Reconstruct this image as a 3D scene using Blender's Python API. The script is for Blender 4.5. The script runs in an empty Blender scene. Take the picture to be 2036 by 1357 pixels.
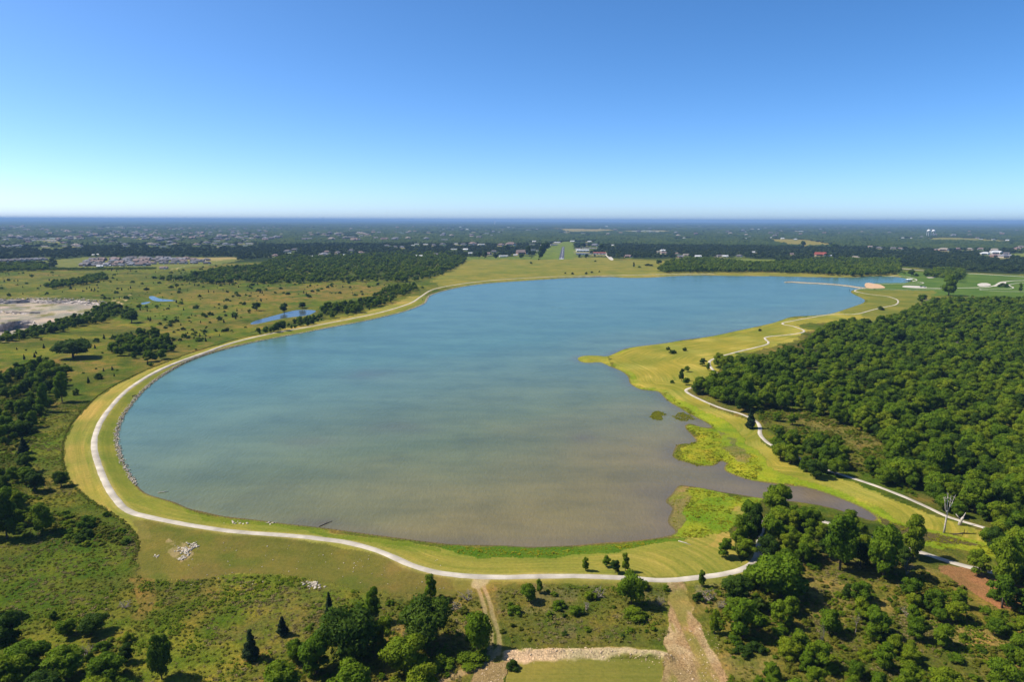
import bpy, math, random
import numpy as np
from mathutils import Vector

SC = bpy.context.scene
COL = SC.collection
R = math.radians
rnd = random.Random(7)
rng = np.random.default_rng(11)

# ------------------------------------------------------------------ camera, sky, sun, exposure
F, CX, CY = 1357.0, 1018.0, 678.5            # focal length and centre of the photograph, in its own pixels
CAM_H, PITCH, ROLL = 110.0, 10.05, -0.17
cam_d = bpy.data.cameras.new('drone_camera')
cam = bpy.data.objects.new('drone_camera', cam_d)
COL.objects.link(cam)
cam.location = (0, 0, CAM_H)
cam.rotation_euler = (R(90 - PITCH), R(ROLL), 0)
cam_d.sensor_width = 36
cam_d.lens = F / 2036 * 36
cam_d.clip_start = 1.0
cam_d.clip_end = 150000
SC.camera = cam

SUN_EL, SUN_AZ = 50.0, -84.0                 # azimuth from +Y (view direction), negative = towards the -X side
world = bpy.data.worlds.new('World')
SC.world = world
world.use_nodes = True
wn = world.node_tree.nodes
sky = wn.new('ShaderNodeTexSky')
sky.sky_type = 'NISHITA'
sky.sun_disc = False
sky.sun_elevation = R(SUN_EL)
sky.sun_rotation = R(SUN_AZ)
sky.altitude = 200
sky.air_density = 0.5
sky.dust_density = 0.75
sky.ozone_density = 3.6
bg = wn['Background']
bg.inputs['Strength'].default_value = 0.144
hs = wn.new('ShaderNodeHueSaturation')
hs.inputs['Saturation'].default_value = 1.22
hs.inputs['Hue'].default_value = 0.498
world.node_tree.links.new(sky.outputs[0], hs.inputs['Color'])
world.node_tree.links.new(hs.outputs[0], bg.inputs['Color'])

sun_d = bpy.data.lights.new('sun', 'SUN')
sun_d.energy = 5.0
sun_d.angle = R(0.5)
sun_d.color = (1.0, 0.94, 0.82)
sun = bpy.data.objects.new('sun', sun_d)
COL.objects.link(sun)
sdir = Vector((math.sin(R(SUN_AZ)) * math.cos(R(SUN_EL)), math.cos(R(SUN_AZ)) * math.cos(R(SUN_EL)), math.sin(R(SUN_EL))))
sun.rotation_euler = sdir.to_track_quat('Z', 'Y').to_euler()
sun.location = (0, 0, 300)

SC.view_settings.view_transform = 'Standard'
SC.view_settings.look = 'None'
SC.view_settings.exposure = 0.62
SC.view_settings.gamma = 1.0
SC.view_settings.use_curve_mapping = False
SC.cycles.max_bounces = 5
SC.cycles.diffuse_bounces = 2
SC.cycles.glossy_bounces = 2
SC.cycles.transmission_bounces = 2
SC.cycles.transparent_max_bounces = 6
SC.cycles.volume_bounces = 0

# ------------------------------------------------------------------ projection between photograph and ground
def _rot():
    a, b = R(90 - PITCH), R(ROLL)
    rx = np.array([[1, 0, 0], [0, math.cos(a), -math.sin(a)], [0, math.sin(a), math.cos(a)]])
    ry = np.array([[math.cos(b), 0, math.sin(b)], [0, 1, 0], [-math.sin(b), 0, math.cos(b)]])
    return ry @ rx
RM = _rot()

def project(p):
    """world points (n,3) -> photograph pixels u, v and depth"""
    q = (np.asarray(p, float) - np.array([0, 0, CAM_H])) @ RM
    d = np.maximum(-q[:, 2], 1e-3)
    return CX + F * q[:, 0] / d, CY - F * q[:, 1] / d, -q[:, 2]

def unproject(px, z=0.0):
    px = np.atleast_2d(np.asarray(px, float))
    d = np.stack([(px[:, 0] - CX) / F, -(px[:, 1] - CY) / F, -np.ones(len(px))], 1) @ RM.T
    t = (np.asarray(z) - CAM_H) / np.minimum(d[:, 2], -1e-4)
    return d[:, :2] * t[:, None]

# ------------------------------------------------------------------ numpy noise, polygons, distances
def _hash(ix, iy, seed):
    h = (ix.astype(np.int64) * 374761393 + iy.astype(np.int64) * 668265263 + seed * 1442695041) & 0xffffffff
    h = ((h ^ (h >> 13)) * 1274126177) & 0xffffffff
    return ((h ^ (h >> 16)) & 0xffff) / 65535.0

def vnoise(x, y, seed=0):
    x = np.asarray(x, float); y = np.asarray(y, float)
    ix, iy = np.floor(x), np.floor(y)
    fx, fy = x - ix, y - iy
    fx, fy = fx * fx * (3 - 2 * fx), fy * fy * (3 - 2 * fy)
    a, b = _hash(ix, iy, seed), _hash(ix + 1, iy, seed)
    c, d = _hash(ix, iy + 1, seed), _hash(ix + 1, iy + 1, seed)
    return (a + (b - a) * fx) * (1 - fy) + (c + (d - c) * fx) * fy

def fbm(x, y, s, seed=0, octv=4):
    v, a, t = 0, 0.5, 0
    for k in range(octv):
        v = v + a * vnoise(np.asarray(x) / s + 17.3 * k, np.asarray(y) / s - 9.1 * k, seed + k)
        t += a; a *= .5; s *= .5
    return v / t

def sstep(a, b, x):
    t = np.clip((x - a) / (b - a), 0, 1)
    return t * t * (3 - 2 * t)

def inpoly(u, v, poly):
    u = np.asarray(u, float); v = np.asarray(v, float)
    p = np.asarray(poly, float)
    out = np.zeros(u.shape, bool)
    m = (u >= p[:, 0].min()) & (u <= p[:, 0].max()) & (v >= p[:, 1].min()) & (v <= p[:, 1].max())
    uu, vv = u[m], v[m]
    r = np.zeros(uu.shape, bool)
    for (x0, y0), (x1, y1) in zip(p, np.roll(p, -1, 0)):
        if y0 == y1:
            continue
        r ^= ((y0 > vv) != (y1 > vv)) & (uu < (x1 - x0) * (vv - y0) / (y1 - y0) + x0)
    out[m] = r
    return out

def linedist(x, y, line, closed=False, maxd=200.):
    """distance of points to a polyline, and the arc length there"""
    x = np.asarray(x, float); y = np.asarray(y, float)
    P = np.asarray(line, float)
    Q = np.roll(P, -1, 0) if closed else P[1:]
    A = P if closed else P[:-1]
    best = np.full(x.shape, maxd)
    for (ax, ay), (bx, by) in zip(A, Q):
        m = (x > min(ax, bx) - maxd) & (x < max(ax, bx) + maxd) & (y > min(ay, by) - maxd) & (y < max(ay, by) + maxd)
        if not m.any():
            continue
        dx, dy = bx - ax, by - ay
        L = dx * dx + dy * dy + 1e-9
        t = np.clip(((x[m] - ax) * dx + (y[m] - ay) * dy) / L, 0, 1)
        d = np.hypot(x[m] - ax - t * dx, y[m] - ay - t * dy)
        best[m] = np.minimum(best[m], d)
    return best

def smooth_line(pts, closed=False, per=5):
    P = np.asarray(pts, float)
    n = len(P)
    out = []
    for i in range(n if closed else n - 1):
        p0 = P[(i - 1) % n] if closed or i > 0 else P[0]
        p1, p2 = P[i], P[(i + 1) % n]
        p3 = P[(i + 2) % n] if closed or i + 2 < n else P[-1]
        for k in range(per):
            t = k / per
            out.append(.5 * (2 * p1 + (p2 - p0) * t + (2 * p0 - 5 * p1 + 4 * p2 - p3) * t * t + (3 * p1 - p0 - 3 * p2 + p3) * t ** 3))
    if not closed:
        out.append(P[-1])
    return np.array(out)

def resample(line, step):
    L = np.concatenate([[0], np.cumsum(np.hypot(*np.diff(line, axis=0).T))])
    n = max(2, int(L[-1] / step))
    s = np.linspace(0, L[-1], n)
    return np.stack([np.interp(s, L, line[:, 0]), np.interp(s, L, line[:, 1])], 1)

# ------------------------------------------------------------------ traced outlines (photograph pixels, taken back to the ground)
LAKE_PX = [(271,966),(250,930),(237,893),(233,865),(240,840),(255,815),(275,790),(300,765),(330,744),(370,722),(420,703),(480,687),(540,674),
 (600,663),(660,651),(715,641),(760,631),(800,621),(826,612),(845,603),(850,594),(860,586),(890,577),(930,569),(980,563),(1040,559),(1100,555),
 (1160,552),(1210,551),(1250,553),(1300,552),(1350,549),(1400,548),(1450,549),(1530,549.5),(1600,551),(1660,552),(1700,552),(1730,550),(1770,550),
 (1795,553),(1812,558),(1800,562.5),(1760,563.5),(1735,564),(1722,567),(1721,572),(1712,575),(1696,577),(1692,582),(1702,588),(1713,593),(1720,598),
 (1714,604),(1697,610),(1679,616),(1654,624),(1618,628),(1577,630),(1554,637),(1536,643),(1500,651),(1467,658),(1416,669),(1358,677),(1316,684),
 (1273,689),(1244,694),(1223,703),(1207,709),(1190,708),(1162,708),(1149,713),(1155,720),(1172,722),(1194,721),(1212,729),(1236,739),(1249,750),
 (1253,763),(1271,774),(1289,777),(1310,780),(1321,791),(1334,802),(1356,814),(1369,823),(1385,831),(1406,842),(1416,851),(1395,850),(1372,843),
 (1362,849),(1372,862),(1384,876),(1376,883),(1350,884),(1341,895),(1339,910),(1360,919),(1390,926),(1418,927),(1432,918),(1445,922),(1440,935),
 (1462,946),(1490,955),(1530,962),(1560,966),(1600,970),(1640,981),(1690,1000),(1722,1015),(1742,1029),(1738,1036),(1718,1032),(1690,1022),(1650,1010),
 (1600,1001),(1560,996),(1520,992),(1480,986),(1440,980),(1400,972),(1366,967),(1350,967),(1338,982),(1324,998),(1338,1012),(1328,1038),(1344,1057),
 (1335,1065),(1307,1071),(1265,1076),(1230,1079),(1204,1080),(1153,1085),(1115,1087),(1064,1089),(1033,1088),(1000,1086),(950,1085),(904,1084),
 (855,1079),(807,1073),(722,1062),(643,1051),(569,1043),(500,1034),(445,1028),(400,1018),(371,1011),(347,1000),(312,990),(291,983)]
LAKE = smooth_line(unproject(LAKE_PX), True, 3)
POND_PX = [[(497,645),(508,638),(530,632),(560,624),(590,617),(622,617),(628,620),(610,628),(580,631),(545,637),(515,644)],
           [(296,590),(305,589),(318,594),(345,597),(350,599),(318,600),(300,596)],
           [(280,603),(290,601),(300,600),(296,603),(284,606)]]
PONDS = [smooth_line(unproject(p), True, 3) for p in POND_PX]
DAM_PX = [(1420,545),(1320,546),(1200,549),(1100,551),(1020,555),(960,560),(900,568),(860,577),(838,590),(820,602),(790,613),(750,624),(690,636.5),(620,650),(540,664.5),
 (470,681),(410,700),(350,722),(300,746),(255,776),(225,806),(202,838),(189,870),(188,897),(197,930),(213,968),(234,1000),(258,1020),(300,1032),
 (370,1046),(440,1057),(500,1063),(570,1068),(640,1075),(690,1082),(740,1095),(780,1110),(820,1128),(870,1142),(930,1149),(1000,1151),(1060,1150),
 (1130,1149),(1200,1151),(1260,1153),(1330,1153),(1390,1147),(1440,1140),(1480,1130),(1502,1114),(1510,1090),(1512,1060),(1518,1036),(1540,1023),
 (1567,1022),(1618,1033),(1682,1048),(1720,1064),(1790,1086),(1846,1102),(1894,1118),(1963,1135),(2036,1149),(2140,1168)]
PARK_PX = [(2140,1110),(2036,1074),(1991,1061),(1950,1048),(1887,1029),(1846,1010),(1797,988),(1761,974),(1725,961),(1682,947),(1644,935),(1612,922),(1580,907),
 (1541,889),(1522,877),(1511,863),(1511,850),(1503,838),(1475,824),(1440,814),(1411,803),(1385,791),(1367,781),(1365,775),(1380,770),(1410,764),(1430,757),(1430,747),
 (1419,737),(1411,726),(1412,718),(1425,712),(1448,705),(1475,698),(1501,692),(1523,686),(1528,681),(1523,676),(1521,672),(1530,669.5),(1544,668),
 (1565,666.5),(1592,662.5),(1599,658.5),(1592,654.5),(1576,649),(1558,645.5),(1557,642.5),(1568,640),(1605,633),(1654,625.5),(1690,625.5),(1710,623.5),
 (1733,617),(1759,611),(1781,606),(1786,599),(1779,594),(1761,589),(1733,586),(1706,581),(1700,577.5),(1712,574.8),(1746,575.5),(1810,576.3),(1871,575)]
ROAD_PX = [(1795,571),(1840,572.5),(1871,573.5),(1904,573),(1950,572),(1973,569.5),(1984,566),(1990,562.5),(2006,559.5),(2036,558),(2110,557),(2240,560)]
LOOP_PX = [(2140,580),(2014,580),(1958,577.5),(1950,575.5),(1975,575),(2005,574.5),(2015,572.5),(2009,569),(2008,566),(2030,563),(2080,561)]
UPROAD_PX = [(1794,534),(1822,537),(1845,539)]
UPROAD2_PX = [(1917,544),(1960,546),(2036,550.5),(2200,560)]
EASTPATH_PX = [(1722,553.5),(1780,549.2),(1802,550.5),(1820,555),(1822,558),(1815,560),(1832,561.5),(1836,563),(1826,564.5),(1790,564.8),(1738,565.4)]
DAM, PARKP = smooth_line(unproject(DAM_PX, 1.5)), smooth_line(unproject(PARK_PX, 1.2))

QUARRY_PX = [(-120,598),(0,596),(60,594),(140,596),(195,600),(200,610),(185,620),(160,632),(130,643),(95,650),(60,660),(20,672),(-120,690)]
PIT = unproject(QUARRY_PX, 1.0)
QBENCH = [(unproject([(-120,617),(0,617),(50,620),(95,619),(125,624),(140,634),(95,652),(60,662),(20,674),(-120,692)], -3), 2.5, 3.0),
          (unproject([(-120,644),(0,645),(30,639),(62,637),(75,642),(90,652),(60,662),(20,674),(-120,692)], -6), 8.0, 2.0)]

# ------------------------------------------------------------------ terrain
def lake_sd(x, y):
    d = linedist(x, y, LAKE, True, 60.)
    return np.where(inpoly(x, y, LAKE), -d, d)

def height(x, y, full=False):
    x = np.asarray(x, float); y = np.asarray(y, float)
    r = np.hypot(x, y)
    near = r < 2600
    sd = np.full(x.shape, 60.)
    sd[near] = lake_sd(x[near], y[near])
    lk = sd.copy()
    for p in PONDS:
        d = np.full(x.shape, 60.)
        d[near] = linedist(x[near], y[near], p, True, 60.)
        sd = np.minimum(sd, np.where(inpoly(x, y, p), -d, d))
    z = np.where(sd > 0, 1.15 * sstep(-1.0, 9, sd), -np.minimum(-sd * .15, 2.5) + 0.03)
    z = np.where(sd > 0, np.maximum(z, .03 + .1 * np.minimum(sd, 3)), z)
    z = z + 0.7 * (fbm(x, y, 90, 3) - .5) * sstep(12, 50, sd) * (r < 4000)
    damd = np.full(x.shape, 60.)
    m = r < 1700
    damd[m] = linedist(x[m], y[m], DAM[:220], False, 60.)
    z = z + np.where(sd > 0, 0.8 * np.exp(-(damd / 7.0) ** 2), 0)
    # old quarry pit with benches
    q = (r > 300) & (r < 1400) & (x < -200)
    ins = np.zeros(x.shape); 
    if q.any():
        di = linedist(x[q], y[q], PIT, True, 60.) * np.where(inpoly(x[q], y[q], PIT), 1, -1)
        n = fbm(x[q], y[q], 70, 31, 2) - .5
        di = di + 8 * n
        lev = 4.5 * sstep(0, 4, di)
        for qp, dep, wall in QBENCH:
            dj = linedist(x[q], y[q], qp, True, 40.) * np.where(inpoly(x[q], y[q], qp), 1, -1) + 5 * n
            lev = lev + dep * sstep(0, wall, dj)
        ins[q] = np.where(di > 0, lev, 0)
    z = z - ins
    # rolling country far off
    z = z + sstep(2500, 9000, r) * 14 * (fbm(x, y, 2600, 51, 3) - .4)
    z = z + sstep(24000, 40000, r) * 60 * np.maximum(fbm(x, y, 9000, 61, 3) - .35, 0)
    # soil bank at the edge of the ploughed plot, spoil by the track
    if full:
        return z, lk, damd, ins
    return z

BANK = resample(smooth_line(unproject([(1012,1299),(1080,1297),(1160,1296),(1240,1298),(1300,1304),(1330,1310)], 1.6)), 2.)
def bank_lift(x, y):
    d = linedist(x, y, BANK, False, 14.)
    return 1.35 * np.exp(-(d / 1.5) ** 2) * (.35 + 1.3 * fbm(x, y, 4.5, 97, 3))

def at(px, z0=1.1, it=3):
    """ground point under a photograph pixel"""
    px = np.atleast_2d(np.asarray(px, float))
    z = np.full(len(px), float(z0))
    for _ in range(it):
        p = unproject(px, z)
        z = height(p[:, 0], p[:, 1])
    return np.column_stack([unproject(px, z), z])

# ------------------------------------------------------------------ tagging and mesh helpers
def tag(o, label=None, cat=None, group=None, kind=None):
    if label: o['label'] = label
    if cat: o['category'] = cat
    if group: o['group'] = group
    if kind: o['kind'] = kind
    return o

def mesh(name, verts, faces, mat=None, smooth=False):
    me = bpy.data.meshes.new(name)
    me.from_pydata([tuple(v) for v in verts], [], [tuple(f) for f in faces])
    if mat: me.materials.append(mat)
    if smooth: me.polygons.foreach_set('use_smooth', [True] * len(me.polygons))
    me.update()
    return me

def fast_mesh(name, V, Fc, mat=None, smooth=False):
    """V (n,3) and Fc (m,k) arrays"""
    V = np.asarray(V, np.float32); Fc = np.asarray(Fc, np.int32)
    me = bpy.data.meshes.new(name)
    me.vertices.add(len(V)); me.vertices.foreach_set('co', V.ravel())
    k = Fc.shape[1]
    me.loops.add(Fc.size); me.loops.foreach_set('vertex_index', Fc.ravel())
    me.polygons.add(len(Fc))
    me.polygons.foreach_set('loop_start', np.arange(0, Fc.size, k, dtype=np.int32))
    me.update(calc_edges=True)
    if smooth: me.polygons.foreach_set('use_smooth', np.ones(len(Fc), bool))
    if mat: me.materials.append(mat)
    return me

def link(name, me, parent=None, loc=None):
    o = bpy.data.objects.new(name, me)
    COL.objects.link(o)
    if parent: o.parent = parent
    if loc is not None: o.location = loc
    return o

def empty(name, loc, rz=0.0, sc=(1, 1, 1)):
    o = bpy.data.objects.new(name, None)
    COL.objects.link(o)
    o.location = loc; o.rotation_euler = (0, 0, rz); o.scale = sc
    o.empty_display_size = 0.5
    return o

class MB:
    """collects boxes, tubes and lathes into one mesh"""
    def __init__(s): s.v, s.f = [], []
    def add(s, V, Fs):
        n = len(s.v); s.v += [tuple(a) for a in V]; s.f += [tuple(i + n for i in f) for f in Fs]; return s
    def box(s, x0, x1, y0, y1, z0, z1):
        V = [(x0,y0,z0),(x1,y0,z0),(x1,y1,z0),(x0,y1,z0),(x0,y0,z1),(x1,y0,z1),(x1,y1,z1),(x0,y1,z1)]
        return s.add(V, [(0,3,2,1),(4,5,6,7),(0,1,5,4),(1,2,6,5),(2,3,7,6),(3,0,4,7)])
    def tube(s, pts, rad, n=6):
        pts = [Vector(p) for p in pts]
        V, Fs = [], []
        for i, p in enumerate(pts):
            d = (pts[min(i + 1, len(pts) - 1)] - pts[max(i - 1, 0)]).normalized()
            a = d.orthogonal().normalized(); b = d.cross(a)
            r = rad[i] if hasattr(rad, '__len__') else rad
            for k in range(n):
                t = 2 * math.pi * k / n
                V.append(p + a * (r * math.cos(t)) + b * (r * math.sin(t)))
        for i in range(len(pts) - 1):
            for k in range(n):
                Fs.append((i*n+k, i*n+(k+1)%n, (i+1)*n+(k+1)%n, (i+1)*n+k))
        Fs.append(tuple(range(n - 1, -1, -1))); Fs.append(tuple(range((len(pts)-1)*n, len(pts)*n)))
        return s.add(V, Fs)
    def lathe(s, prof, n=16, c=(0, 0)):
        V, Fs = [], []
        for r, z in prof:
            for k in range(n):
                t = 2 * math.pi * k / n
                V.append((c[0] + r * math.cos(t), c[1] + r * math.sin(t), z))
        for i in range(len(prof) - 1):
            for k in range(n):
                Fs.append((i*n+k, i*n+(k+1)%n, (i+1)*n+(k+1)%n, (i+1)*n+k))
        return s.add(V, Fs)
    def me(s, name, mat, smooth=False): return mesh(name, s.v, s.f, mat, smooth)
    def build(s, name, mat, parent=None, loc=None, smooth=False):
        return link(name, s.me(name, mat, smooth), parent, loc)

# ------------------------------------------------------------------ materials
class NT:
    def __init__(s, name):
        s.m = bpy.data.materials.new(name); s.m.use_nodes = True
        s.t = s.m.node_tree; s.n = s.t.nodes; s.bsdf = s.n['Principled BSDF']; s.out = s.n['Material Output']
    def new(s, typ, **kw):
        n = s.n.new(typ)
        for k, v in kw.items(): setattr(n, k, v)
        return n
    def link(s, a, b): s.t.links.new(a, b)
    def noise(s, vec, scale, detail=4, rough=.55):
        n = s.new('ShaderNodeTexNoise'); n.inputs['Scale'].default_value = scale
        n.inputs['Detail'].default_value = detail; n.inputs['Roughness'].default_value = rough
        if vec is not None: s.link(vec, n.inputs['Vector'])
        return n.outputs['Fac']
    def ramp(s, fac, stops):
        r = s.new('ShaderNodeValToRGB'); e = r.color_ramp.elements
        while len(e) < len(stops): e.new(.5)
        for k, (p, c) in enumerate(stops):
            e[k].position = p; e[k].color = (*c, 1) if len(c) == 3 else c
        s.link(fac, r.inputs[0]); return r.outputs['Color']
    def mix(s, fac, a, b, mode='MIX'):
        m = s.new('ShaderNodeMix', data_type='RGBA', blend_type=mode)
        for sock, val in ((m.inputs[0], fac), (m.inputs[6], a), (m.inputs[7], b)):
            if hasattr(val, 'is_output') or isinstance(val, bpy.types.NodeSocket): s.link(val, sock)
            elif isinstance(val, (int, float)): sock.default_value = val
            else: sock.default_value = (*val, 1)
        return m.outputs[2]
    def math(s, op, a, b=0.0, clamp=False):
        m = s.new('ShaderNodeMath', operation=op, use_clamp=clamp)
        for sock, val in ((m.inputs[0], a), (m.inputs[1], b)):
            if isinstance(val, bpy.types.NodeSocket): s.link(val, sock)
            else: sock.default_value = val
        return m.outputs[0]
    def attr(s, name):
        a = s.new('ShaderNodeAttribute'); a.attribute_name = name; return a
    def pos(s): return s.new('ShaderNodeNewGeometry').outputs['Position']
    def obj(s): return s.new('ShaderNodeTexCoord').outputs['Object']
    def bump(s, h, strength, dist=.1):
        b = s.new('ShaderNodeBump'); b.inputs['Strength'].default_value = strength; b.inputs['Distance'].default_value = dist
        s.link(h, b.inputs['Height']); s.link(b.outputs[0], s.bsdf.inputs['Normal'])
    def col(s, c):
        if isinstance(c, bpy.types.NodeSocket): s.link(c, s.bsdf.inputs['Base Color'])
        else: s.bsdf.inputs['Base Color'].default_value = (*c, 1)
    def rough(s, r, spec=.3):
        s.bsdf.inputs['Roughness'].default_value = r; s.bsdf.inputs['Specular IOR Level'].default_value = spec

MATS = {}
def simple_mat(name, c, rough=.8, var=.25, scale=1.0, spec=.25):
    if name in MATS: return MATS[name]
    t = NT(name)
    n = t.noise(t.pos(), scale, 5)
    t.col(t.ramp(n, [(.3, [a * (1 - var) for a in c]), (.7, [min(1, a * (1 + var)) for a in c])]))
    t.rough(rough, spec)
    MATS[name] = t.m
    return t.m

def ground_mat():
    t = NT('ground_cover')
    P = t.pos()
    base = t.attr('tint').outputs['Color']
    kind = t.new('ShaderNodeSeparateColor'); t.link(t.attr('cover').outputs['Color'], kind.inputs[0])
    mown, rough_, bare = kind.outputs[0], kind.outputs[1], kind.outputs[2]
    n1 = t.noise(P, .9, 6, .65)          # tufts
    n2 = t.noise(P, .12, 5, .6)          # patches
    n3 = t.noise(P, .025, 4, .55)
    # tussocky growth: colour swings between sappy green, olive and straw
    swing = t.ramp(n2, [(.36, (.58, .80, .5)), (.46, (.92, 1.0, .85)), (.55, (1.15, 1.08, 1.0)), (.65, (1.5, 1.18, 1.15))])
    c = t.mix(t.math('MULTIPLY', rough_, .9), base, swing, 'MULTIPLY')
    tuft = t.ramp(n1, [(.3, (.5, .52, .5)), (.5, (1, 1, 1)), (.72, (1.55, 1.5, 1.35))])
    c = t.mix(t.math('MAXIMUM', t.math('MULTIPLY', rough_, .85), .35), c, tuft, 'MULTIPLY')
    big = t.ramp(n3, [(.38, (.74, .86, .75)), (.62, (1.24, 1.12, 1.1))])
    c = t.mix(.8, c, big, 'MULTIPLY')
    # swaths left by the mower follow the bank
    st = t.attr('swath').outputs['Fac']
    sp = t.new('ShaderNodeSeparateXYZ'); t.link(P, sp.inputs[0])
    cb = t.new('ShaderNodeCombineXYZ'); t.link(t.math('MULTIPLY', st, .62), cb.inputs[0]); t.link(t.math('MULTIPLY', sp.outputs[0], .022), cb.inputs[1]); t.link(t.math('MULTIPLY', sp.outputs[1], .022), cb.inputs[2])
    sw = t.ramp(t.noise(cb.outputs[0], 1.0, 5, .65), [(.36, (.66, .82, .6)), (.47, (.92, 1.0, .9)), (.54, (1.0, 1.02, 1.0)), (.65, (1.34, 1.28, 1.45))])
    c = t.mix(mown, c, sw, 'MULTIPLY')
    # clods and stones on bare soil
    n4 = t.noise(P, 2.2, 6, .7)
    clod = t.ramp(n4, [(.32, (.55, .5, .45)), (.5, (1, 1, 1)), (.66, (1.35, 1.35, 1.35))])
    c = t.mix(bare, c, clod, 'MULTIPLY')
    t.col(c); t.rough(.95, .02)
    h = t.math('ADD', t.math('MULTIPLY', n1, t.math('ADD', t.math('MULTIPLY', rough_, 1.0), .15)), t.math('MULTIPLY', n4, t.math('ADD', t.math('MULTIPLY', bare, .8), .1)))
    t.bump(h, .8, .8)
    return t.m

def leaf_mat(name, lo, mid, hi, trans=.28):
    t = NT(name)
    info = t.new('ShaderNodeObjectInfo')
    tone = t.attr('tone').outputs['Fac']
    f = t.math('ADD', t.math('MULTIPLY', info.outputs['Random'], .65), t.math('MULTIPLY', tone, .35))
    c = t.ramp(f, [(.05, lo), (.5, mid), (.95, hi)])
    n = t.noise(t.pos(), 1.3, 3)
    c = t.mix(.7, c, t.ramp(n, [(.3, (.72, .78, .72)), (.7, (1.25, 1.18, 1.1))]), 'MULTIPLY')
    t.col(c); t.rough(.7, .05)
    tr = t.new('ShaderNodeBsdfTranslucent'); t.link(t.mix(1.0, c, (1.3, 1.5, .6), 'MULTIPLY'), tr.inputs[0])
    mx = t.new('ShaderNodeMixShader'); mx.inputs[0].default_value = trans
    t.link(t.bsdf.outputs[0], mx.inputs[1]); t.link(tr.outputs[0], mx.inputs[2]); t.link(mx.outputs[0], t.out.inputs[0])
    MATS[name] = t.m
    return t.m

leaf_dark = leaf_mat('leaf_dark', (.026, .052, .006), (.042, .076, .007), (.064, .102, .009))
leaf_mid = leaf_mat('leaf_mid', (.052, .098, .005), (.088, .142, .006), (.125, .172, .008))
leaf_light = leaf_mat('leaf_light', (.085, .13, .006), (.12, .165, .007), (.165, .195, .01))
leaf_wood = leaf_mat('leaf_wood', (.040, .080, .005), (.090, .140, .006), (.155, .190, .008))
leaf_cedar = leaf_mat('leaf_cedar', (.012, .026, .011), (.017, .034, .014), (.026, .046, .015), .08)
leaf_far = leaf_mat('leaf_far', (.020, .038, .012), (.034, .056, .014), (.060, .082, .018), .1)
leaf_weed = leaf_mat('leaf_weed', (.078, .098, .008), (.12, .125, .011), (.175, .155, .025), .2)
leaf_straw = leaf_mat('leaf_straw', (.12, .10, .035), (.165, .135, .05), (.22, .175, .08), .15)
leaf_reed = leaf_mat('leaf_reed', (.13, .17, .006), (.19, .20, .007), (.26, .23, .012), .25)
bark = simple_mat('bark', (.085, .065, .05), .9, .35, 3)
dead_wood = simple_mat('dead_wood', (.40, .35, .29), .85, .3, 2)
twig = simple_mat('twig', (.20, .165, .14), .9, .3, 2)
concrete = simple_mat('trail_surface', (.38, .335, .27), .9, .30, .16, .05)
pale_gravel = simple_mat('pale_gravel', (.42, .38, .32), .95, .2, .4, .05)
asphalt = simple_mat('asphalt', (.055, .055, .07), .85, .3, .2)
white_paint = simple_mat('white_paint', (.8, .8, .78), .5, .05, .5)
beach_sand = simple_mat('beach_sand', (.45, .29, .17), .95, .15, .3, .05)
rock_mat = simple_mat('limestone', (.36, .31, .24), .9, .45, .8, .05)
dark_metal = simple_mat('dark_metal', (.03, .03, .03), .5, .2, 1)

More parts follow.
